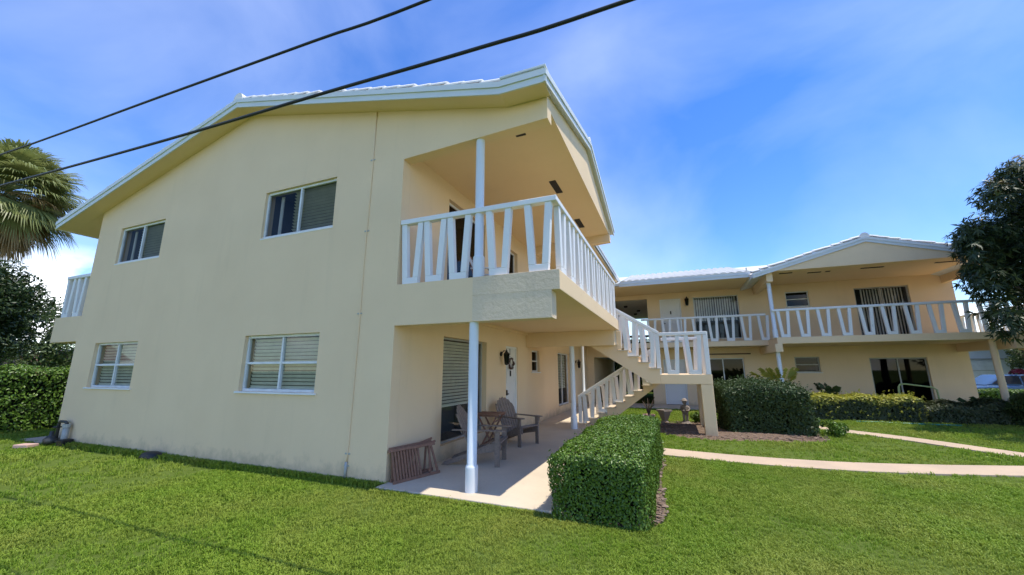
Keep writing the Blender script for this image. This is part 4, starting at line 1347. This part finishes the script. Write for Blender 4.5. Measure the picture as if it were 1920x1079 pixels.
def crown(t, clumps, n, size, aspect, m, name='crown', jit=1.0, droop=.25, inner=.55, flat=1.0):
    """leaves on the shells of many small clumps"""
    P, N = [], []
    vol = np.array([c[3] ** 2 for c in clumps])
    cnt = rng.multinomial(n, vol / vol.sum())
    for c, k in zip(clumps, cnt):
        u = unit(k)
        r = c[3] * rng.uniform(inner ** 3, 1, k) ** (1 / 3)
        p = np.array(c[:3]) + u * r[:, None] * np.array([1, 1, flat])
        P.append(p)
        N.append(u + np.array([0, 0, .5]))
    P, N = np.concatenate(P), np.concatenate(N)
    return stuff(link(name, leaf_mesh(name, P, N, size, aspect, m, jit, droop), t)), P
def clumps_in(c, R, n, r0, r1, zmin=None, shell=.55):
    out = []
    while len(out) < n:
        u = unit(1)[0]
        d = rng.uniform(shell ** 3, 1) ** (1 / 3)
        p = np.array(c) + u * d * np.array(R)
        if zmin and p[2] < zmin:
            continue
        out.append((p[0], p[1], p[2], rng.uniform(r0, r1)))
    return out
def trunk(t, base, top, r, ends, m='bark'):
    base, top = Vector(base), Vector(top)
    mid = (base + top) / 2 + Vector((random.uniform(-.1, .1), random.uniform(-.1, .1), 0))
    tk = part('trunk', MB().tube([base, base + Vector((0, 0, .2)), mid, top], [r * 1.35, r, r * .85, r * .65], 10), m, t, smooth=True)
    for e in ends:
        e = Vector(e[:3])
        md = (top + e) / 2 + Vector((0, 0, .15 * (e - top).length * .5))
        part('limb', MB().tube([top - Vector((0, 0, .15)), md, e], [r * .5, r * .3, r * .1], 7), m, tk, smooth=True)

# mango tree, right edge
t = thing('mango_tree', 'dense dark mango tree with pale new leaves at the right edge', 'tree', (14.5, 9.6, 0))
cl = clumps_in((16.0, 10.1, 5.2), (3.0, 2.9, 2.8), 120, .32, .8, zmin=2.5)  # crown enlarged out of view to deepen the shade on the far wing
cl += [(12.75, 9.9, 5.75, .42), (12.55, 10.0, 5.55, .35), (12.6, 9.9, 4.9, .5), (12.75, 9.8, 3.4, .5), (12.9, 9.8, 2.85, .42), (13.4, 9.8, 6.55, .45), (13.9, 9.9, 7.1, .5), (12.7, 9.8, 4.1, .5)]
def whorls(clumps, n, per, L, wd, name, m, upb=.25):
    vol = np.array([c[3] ** 2 for c in clumps])
    cnt = rng.multinomial(n, vol / vol.sum())
    C_, D_ = [], []
    for c, k in zip(clumps, cnt):
        u = unit(k)
        C_.append(np.array(c[:3]) + u * (c[3] * rng.uniform(.45, 1.08, k))[:, None])
        D_.append(u + np.array([0, 0, upb]))
    C_, D_ = np.concatenate(C_), np.concatenate(D_)
    D_ /= np.linalg.norm(D_, axis=1)[:, None]
    P0 = np.repeat(C_, per, 0)
    A0 = np.repeat(D_, per, 0)
    nl = len(P0)
    sv = np.cross(A0, unit(nl))
    sv /= np.linalg.norm(sv, axis=1)[:, None] + 1e-9
    d = sv * .9 + A0 * rng.uniform(-.1, .7, (nl, 1))
    d[:, 2] -= rng.uniform(.1, .75, nl)
    d /= np.linalg.norm(d, axis=1)[:, None]
    s2 = np.cross(d, A0)
    s2 /= np.linalg.norm(s2, axis=1)[:, None] + 1e-9
    nn = np.cross(s2, d)
    LL = L * rng.uniform(.6, 1.2, (nl, 1))
    V = np.empty((nl, 5, 3))
    V[:, 0] = P0
    V[:, 1] = P0 + d * LL * .4 + s2 * LL * wd + nn * LL * .04
    V[:, 2] = P0 + d * LL - np.array([0, 0, 1]) * LL * .18
    V[:, 3] = P0 + d * LL * .4 - s2 * LL * wd + nn * LL * .04
    V[:, 4] = P0 + d * LL * .5
    mv = V.reshape(-1, 3)
    idx = np.arange(nl) * 5
    fs = np.concatenate([np.stack([idx, idx + 1, idx + 2, idx + 4], 1), np.stack([idx, idx + 4, idx + 2, idx + 3], 1)])
    me_ = bpy.data.meshes.new(name)
    me_.vertices.add(len(mv))
    me_.vertices.foreach_set('co', mv.reshape(-1).astype(np.float32))
    me_.loops.add(fs.size)
    me_.loops.foreach_set('vertex_index', fs.reshape(-1).astype(np.int32))
    me_.polygons.add(len(fs))
    me_.polygons.foreach_set('loop_start', np.arange(0, fs.size, 4, dtype=np.int32))
    me_.polygons.foreach_set('loop_total', np.full(len(fs), 4, dtype=np.int32))
    me_.materials.append(M[m])
    me_.update(calc_edges=True)
    return stuff(link(name, me_, t))
whorls(cl, 11000, 9, .21, .11, 'crown', 'mango')
new = sorted(cl, key=lambda c: -c[2] + .35 * c[0])[:12]
whorls([(c[0], c[1] - .1, c[2] + c[3] * .75, c[3] * .4) for c in new], 130, 9, .18, .1, 'new_leaves', 'mangonew', .9)
trunk(t, (14.9, 9.8, 0), (14.85, 9.8, 2.6), .19, cl[::9])

# shade tree at the left behind the hedge
t = thing('shade_tree', 'dark broadleaf tree behind the hedge at the left edge', 'tree', (-16.2, -0.6, 0))
cl = clumps_in((-16.3, -0.75, 3.65), (1.7, 2.1, 1.6), 75, .35, .62, zmin=2.1)
cl += [(-16.0, .7, 4.5, .5), (-16.1, .3, 4.9, .5), (-16.2, -.4, 5.2, .5), (-15.9, 1.0, 4.1, .45), (-16, .9, 3.3, .5), (-16, .6, 2.6, .5)]
crown(t, cl, 34000, .14, .45, 'tree', droop=.3)
trunk(t, (-16.2, -0.4, 0), (-16.2, -.6, 2.6), .12, cl[::7])
part('trunk', MB().tube([(-16.0, .75, 0), (-15.95, .7, 1.5), (-16.1, .3, 2.8)], [.09, .08, .06], 8), 'bark', t, smooth=True)

# sabal palm at the left
t = thing('sabal_palm', 'fan palm with drooping brown fronds at the left edge behind the trees', 'palm tree', (-18.5, -0.6, 0))
pc = Vector((-18.5, 0.3, 8.3))
part('trunk', MB().tube([(-18.6, -.1, 0), (-18.55, -.05, 4), tuple(pc - Vector((0, 0, .5)))], [.26, .20, .22], 12), 'bark', t, smooth=True)
def fan_frond(base, dirv, L, m, spread=2.9, ns=46):
    """fan leaf: stalk then pleated segments with free drooping tips"""
    dirv = dirv.normalized()
    side = dirv.cross(Vector((0, 0, 1)))
    if side.length < .1:
        side = Vector((1, 0, 0))
    side.normalize()
    upv = side.cross(dirv).normalized()
    mbf = MB()
    hub = base + dirv * L * .52
    mbf.tube([base, base + dirv * L * .3 + upv * .03, hub], [.02, .015, .01], 5)
    for i in range(ns):
        a = (i / (ns - 1) - .5) * spread
        d = (dirv * math.cos(a) + side * math.sin(a)).normalized()
        ln = L * (.38 + .24 * math.cos(a)) * random.uniform(.88, 1.1)
        nrm = d.cross(upv).normalized()
        p1 = hub + d * ln * .45 + upv * .02
        p2 = hub + d * ln * .8 - Vector((0, 0, ln * .10))
        p3 = hub + d * ln - Vector((0, 0, ln * random.uniform(.22, .4)))
        wd = ln * .026
        mbf.add([hub - nrm * .004, hub + nrm * .004, p1 + nrm * wd, p1 - nrm * wd, p2 + nrm * wd * .6, p2 - nrm * wd * .6, p3], [(0, 1, 2, 3), (3, 2, 4, 5), (5, 4, 6)])
    return mbf
for i in range(150):
    el = math.radians(random.uniform(-80, 78))
    az = random.uniform(0, 2 * math.pi)
    dv = Vector((math.cos(el) * math.cos(az), math.cos(el) * math.sin(az), math.sin(el)))
    dry = el < math.radians(-48) or (el < math.radians(0) and random.random() < .3)
    o = part('frond', fan_frond(pc + dv * .15, dv, random.uniform(1.5, 2.15), None), 'palmdry' if dry else 'palm', t)

# areca palm behind the big bush, small dark plant, far greenery
def areca(name, label, cat, x, y, h, n, m, wide=.6):
    t = thing(name, label, cat, (x, y, 0))
    for k in range(n):
        a = random.uniform(0, 6.28)
        rr = random.uniform(.3, 1.0) * wide
        p0 = Vector((x + random.uniform(-.1, .1), y + random.uniform(-.1, .1), 0))
        pm = p0 + Vector((math.cos(a) * rr * .35, math.sin(a) * rr * .35, h * .72))
        p1 = p0 + Vector((math.cos(a) * rr, math.sin(a) * rr, h * random.uniform(.75, 1.0)))
        mf = MB().tube([p0, (p0 + pm) / 2, pm, p1], [.012, .01, .008, .003], 5)
        for j in range(12):
            f = j / 11
            c = pm * (1 - f) + p1 * f if j > 3 else (p0 * .3 + pm * .7) * (1 - j / 4) + pm * (j / 4)
            d = (p1 - pm).normalized()
            for s_ in (-1, 1):
                sd2 = d.cross(Vector((0, 0, 1)))
                if sd2.length < .05:
                    sd2 = Vector((1, 0, 0))
                sd2 = sd2.normalized() * s_
                tip = c + sd2 * .24 + d * .16 - Vector((0, 0, .05))
                mid = c + sd2 * .12 + d * .09 + Vector((0, 0, .02))
                mf.add([c, mid + d * .008, tip - Vector((0, 0, random.uniform(0, .08))), mid - d * .008], [(0, 1, 2), (0, 2, 3)])
        part('frond', mf, m, t)
    return t
areca('areca_palm', 'yellow green feathery palm clump behind the big dark bush', 'palm', 7.75, 11.6, 1.7, 11, 'areca', .85)
areca('leafy_plant', 'small dark spiky plant against the far wing wall behind the hedge', 'plant', 9.75, 13.9, 1.15, 8, 'bush', .4)
areca('leafy_plant', 'low dark arching plant under the right sliding door of the far wing', 'plant', 13.6, 13.3, .75, 6, 'bush', .4)

def shrub(name, label, cat, c, R, n, size, m, nc=26, r=(.25, .5), m2=None, trunk_=True):
    t = thing(name, label, cat, (c[0], c[1], 0))
    cl = clumps_in(c, R, nc, *r)
    crown(t, cl, n, size, .5, m)
    if m2:
        crown(t, [q for q in cl if random.random() < .35], n // 3, size, .7, m2, 'blossom')
    if trunk_:
        trunk(t, (c[0], c[1], 0), (c[0], c[1], max(.4, c[2] - R[2] * .5)), max(.04, R[0] * .06), cl[::6])
    return t
shrub('bougainvillea', 'pink flowering bougainvillea near the parked car at far right', 'shrub', (20.6, 21.5, 2.0), (1.3, 1.3, 1.5), 6000, .13, 'farleaf', m2='pink')
shrub('garden_tree', 'green tree behind the bougainvillea at far right', 'tree', (24.0, 24.0, 4.0), (3.0, 3, 3.2), 14000, .22, 'farleaf', 40, (.6, 1.1))
shrub('garden_tree', 'yellow green tree beyond the tall hedge at far left', 'tree', (-24, 3.6, 3.2), (1.8, 1.8, 1.8), 9000, .16, 'farleaf', 30, (.4, .8))
shrub('garden_tree', 'dark low tree far beyond the left hedge', 'tree', (-29, -3, 3.0), (2.6, 4, 2.4), 12000, .22, 'tree', 40, (.6, 1.0))
shrub('small_shrub', 'small leafy shrub beside the stone statue', 'shrub', (4.95, 9.5, .22), (.28, .28, .2), 1500, .06, 'hedge', 14, (.08, .14), trunk_=False)
shrub('low_shrub', 'low pale leafed shrub at the right foot of the dark bush', 'shrub', (7.75, 8.0, .2), (.5, .4, .22), 2600, .07, 'hedge', 16, (.1, .18), trunk_=False)

# ------------------------------------------------------------------ neighbours and car
t = thing('neighbour_house', 'low house with white flat canopy beyond the left hedge', 'house', (-27, 6, 0))
part('wall', MB().box((-34, 4.5, 0), (-26, 16, 2.6)), 'housewall', t)
part('canopy', MB().box((-26, 5.2, 2.55), (-20.5, 16, 2.80)), 'alu', t, bev=.01)
part('canopy_soffit', MB().box((-25.9, 5.3, 2.40), (-20.6, 16, 2.548)), 'housewall', t)
for y in (5.4, 7.5, 10):
    part('post', MB().box((-20.85, y, 0), (-20.72, y + .13, 2.40)), 'brown', t)
for y in (5.5, 8.5):
    w_ = part('window', MB().box((-25.99, y, 1.0), (-25.93, y + 1.6, 2.1)), 'alu', t)
    part('pane', MB().box((-25.92, y + .08, 1.08), (-25.90, y + .76, 2.02)).box((-25.92, y + .84, 1.08), (-25.90, y + 1.52, 2.02)), 'darkglass', w_)
t = thing('neighbour_house', 'red roofed house far behind the left trees', 'house', (-40, -4, 0))
part('wall', MB().box((-46, -12, 0), (-36, 2.5, 2.5)), 'whitewall', t)
part('roof', MB().prism([(-35, 2.45), (-41, 4.6), (-47, 2.45)], 'y', -12.6, 3.1), 'redroof', t)
t = thing('white_garage', 'white rendered garage wall behind the parked car at far right', 'building', (22, 27, 0))
part('wall', MB().box((15.5, 27, 0), (30, 33, 3.1)), 'whitewall', t)
part('roof', MB().box((15.3, 26.8, 3.1), (30.2, 33.2, 3.3)), 'fascia', t)
gd = part('garage_door', MB().box((18.6, 26.95, 0), (21.9, 26.998, 2.15)), 'alu', t)
for k in range(1, 4):
    part('door_rib', MB().box((18.6, 26.93, .53 * k), (21.9, 26.949, .53 * k + .03)), 'pvc', gd)
part('trim', MB().box((15.5, 26.94, 2.22), (30, 26.998, 2.30)), 'pvc', t)

t = thing('parked_car', 'blue and white parked car beyond the far wing corner', 'car', (18.9, 22.2, 0))
def car(t, cx, cy, paintm):
    y0, y1 = cy - .88, cy + .88
    prof = [(-2.25, .35), (-2.28, .72), (-2.1, .86), (-1.35, .92), (1.2, .95), (2.1, .86), (2.25, .70), (2.25, .35)]
    b = part('body', MB().prism([(cx + a, z) for a, z in prof], 'y', y0, y1), paintm, t, bev=.08)
    cab = [(-1.45, .93), (-.75, 1.42), (.55, 1.45), (1.35, .95)]
    k = MB()
    vs = [(cx + a, y0 + .10 + (.12 if z > 1 else 0), z) for a, z in cab] + [(cx + a, y1 - .10 - (.12 if z > 1 else 0), z) for a, z in cab]
    k.add(vs, [(3, 2, 1, 0), (4, 5, 6, 7), (0, 1, 5, 4), (1, 2, 6, 5), (2, 3, 7, 6), (3, 0, 4, 7)])
    part('cabin', k, 'carblue', t, bev=.05)
    for (a0, a1, b0, b1) in ((-1.2, -.15, -.68, -.15), (-.08, 1.05, -.08, .48)):
        part('side_window', MB().add([(cx + a0, y0 + .095, 1.0), (cx + a1, y0 + .095, 1.0), (cx + b1, y0 + .20, 1.37), (cx + b0, y0 + .20, 1.37)], [(0, 1, 2, 3)]), 'black', t)
    for a in (-1.4, 1.4):
        for yy in (y0 - .01, y1 - .19):
            wh = part('wheel', MB().tube([(cx + a, yy, .33), (cx + a, yy + .2, .33)], .33, 20), 'tyre', t)
            part('rim', MB().tube([(cx + a, yy - .01, .33), (cx + a, yy + .02, .33)], .2, 12), 'pvc', wh)
    for yy in (y0 + .15, y1 - .45):
        part('headlight', MB().box((cx - 2.30, yy, .62), (cx - 2.2, yy + .3, .76)), 'alu', t, bev=.03)
    part('mirror', MB().box((cx - .95, y0 - .15, .98), (cx - .80, y0 + .02, 1.10)), 'carwhite', t, bev=.03)
car(t, 19.6, 22.2, 'carblue')

# ------------------------------------------------------------------ grass
def tuft(k):
    rs = random.Random(k)
    m = MB()
    for i in range(9):
        a = rs.uniform(0, 6.28)
        r = .042 * math.sqrt(rs.random())
        p = Vector((math.cos(a) * r, math.sin(a) * r, -.004))
        b = rs.uniform(0, 6.28)
        L = rs.uniform(.034, .052)
        lean = rs.uniform(.15, .85)
        d = Vector((math.cos(b), math.sin(b), 0))
        s_ = Vector((-d.y, d.x, 0)) * rs.uniform(.0028, .0045)
        q = p + d * L * lean * .35 + Vector((0, 0, L * .65))
        e = p + d * L * lean * .95 + Vector((0, 0, L * (1 - .35 * lean)))
        m.add([p - s_, p + s_, q + s_ * .9, q - s_ * .9, e], [(0, 1, 2, 3), (3, 2, 4)])
    return m
tcol = bpy.data.collections.new('grass_tufts')
for k in range(6):
    o = bpy.data.objects.new('grass_tuft', tuft(k).mesh('grass_tuft', 'grass'))
    tcol.objects.link(o)
def lawn_points(n, x0, x1, y0, y1, keep):
    q = np.stack([rng.uniform(x0, x1, n), rng.uniform(y0, y1, n)], 1)
    d = np.hypot(q[:, 0] - CAM.x, q[:, 1] - CAM.y)
    q = q[rng.uniform(0, 1, n) < keep(d)]
    bad = np.zeros(len(q), bool)
    for poly in (PATIO, P1, P2, P3, P4, B1, B2, [(-10.0, -.02), (.02, -.02), (.02, 40), (-10, 40)], [(.1, 15.9), (16.7, 15.9), (16.7, 30), (.1, 30)]):
        bad |= inpoly(poly, q + rng.normal(0, .022, q.shape))
    # plan view of what the camera side of the garden can see, with room to step aside
    a = np.arctan2(q[:, 0] - CAM.x, q[:, 1] - CAM.y) - YAW
    d = np.hypot(q[:, 0] - CAM.x, q[:, 1] - CAM.y)
    see = (np.abs(a) < 1.25) & (d > 1.2)
    return q[~bad & see]
sets = [lawn_points(130000, -3.5, 9, -5.2, 3.5, lambda d: np.where(d < 5.2, 1, .5)),
        lawn_points(190000, -14, 17, -5, 14, lambda d: np.where(d < 5, .0, np.where(d < 9, .6, .33)))]
nb = 5200      # the mower misses a fringe along the foot of the gable wall and the patio edge
fr_ = np.stack([rng.uniform(-9.9, -.05, nb), -.015 - rng.uniform(0, 1, nb) ** 2 * .10], 1)
fp_ = np.stack([rng.uniform(0, 2.7, 900), np.full(900, -.27) - rng.uniform(-.01, .05, 900)], 1)
nf = len(fr_) + len(fp_)
Q = np.concatenate(sets)
pat = np.sin(Q[:, 0] * 1.9 + 1.2 * np.sin(Q[:, 1] * 1.3)) + np.sin(Q[:, 1] * 2.3 + 1.7 * np.sin(Q[:, 0] * .9)) + .8 * np.sin(Q[:, 0] * 5.1 + Q[:, 1] * 4.3)
Q = Q[rng.uniform(0, 1, len(Q)) < np.where(pat < -1.5, .62, 1.0)]
pat = np.sin(Q[:, 0] * 1.9 + 1.2 * np.sin(Q[:, 1] * 1.3)) + np.sin(Q[:, 1] * 2.3 + 1.7 * np.sin(Q[:, 0] * .9))
Q = np.concatenate([Q, fr_, fp_])
grow = np.concatenate([1 + .13 * pat, rng.uniform(1.1, 2.0, len(fr_)), rng.uniform(.9, 1.4, len(fp_))])
me = bpy.data.meshes.new('lawn_grass')
Z = np.zeros(len(Q))
me.vertices.add(len(Q))
me.vertices.foreach_set('co', np.stack([Q[:, 0], Q[:, 1], Z], 1).reshape(-1).astype(np.float32))
dd = np.hypot(Q[:, 0] - CAM.x, Q[:, 1] - CAM.y)
at = me.attributes.new('size', 'FLOAT', 'POINT')
at.data.foreach_set('value', (np.clip(.9 + .07 * (dd - 4), .9, 1.5) * rng.uniform(.75, 1.2, len(Q)) * grow).astype(np.float32))
go = link('lawn_grass', me)
go['kind'] = 'stuff'
go['label'] = 'short green lawn grass'
go['category'] = 'grass'
gn = bpy.data.node_groups.new('grass_scatter', 'GeometryNodeTree')
gn.interface.new_socket('Geometry', in_out='INPUT', socket_type='NodeSocketGeometry')
gn.interface.new_socket('Geometry', in_out='OUTPUT', socket_type='NodeSocketGeometry')
gi = gn.nodes.new('NodeGroupInput')
gout = gn.nodes.new('NodeGroupOutput')
ci = gn.nodes.new('GeometryNodeCollectionInfo')
ci.inputs['Collection'].default_value = tcol
ci.inputs['Separate Children'].default_value = True
ci.inputs['Reset Children'].default_value = True
ip = gn.nodes.new('GeometryNodeInstanceOnPoints')
ip.inputs['Pick Instance'].default_value = True
rv = gn.nodes.new('FunctionNodeRandomValue')
rv.data_type = 'FLOAT_VECTOR'
rv.inputs[0].default_value = (-.12, -.12, 0)
rv.inputs[1].default_value = (.12, .12, 6.283)
sa = gn.nodes.new('GeometryNodeInputNamedAttribute')
sa.data_type = 'FLOAT'
sa.inputs['Name'].default_value = 'size'
ri = gn.nodes.new('FunctionNodeRandomValue')
ri.data_type = 'INT'
for s_ in ri.inputs:
    if s_.enabled and s_.name == 'Max':
        s_.default_value = 5
m2p = gn.nodes.new('GeometryNodeMeshToPoints')
L_ = gn.links.new
L_(gi.outputs[0], m2p.inputs['Mesh'])
L_(m2p.outputs[0], ip.inputs['Points'])
L_(ci.outputs[0], ip.inputs['Instance'])
L_([s_ for s_ in ri.outputs if s_.enabled][0], ip.inputs['Instance Index'])
L_(rv.outputs[0], ip.inputs['Rotation'])
L_([s_ for s_ in sa.outputs if s_.enabled][0], ip.inputs['Scale'])
L_(ip.outputs[0], gout.inputs[0])
md = go.modifiers.new('scatter', 'NODES')
md.node_group = gn

for o in bpy.data.objects:
    if 'worldspace' in o.keys():
        del o['worldspace']
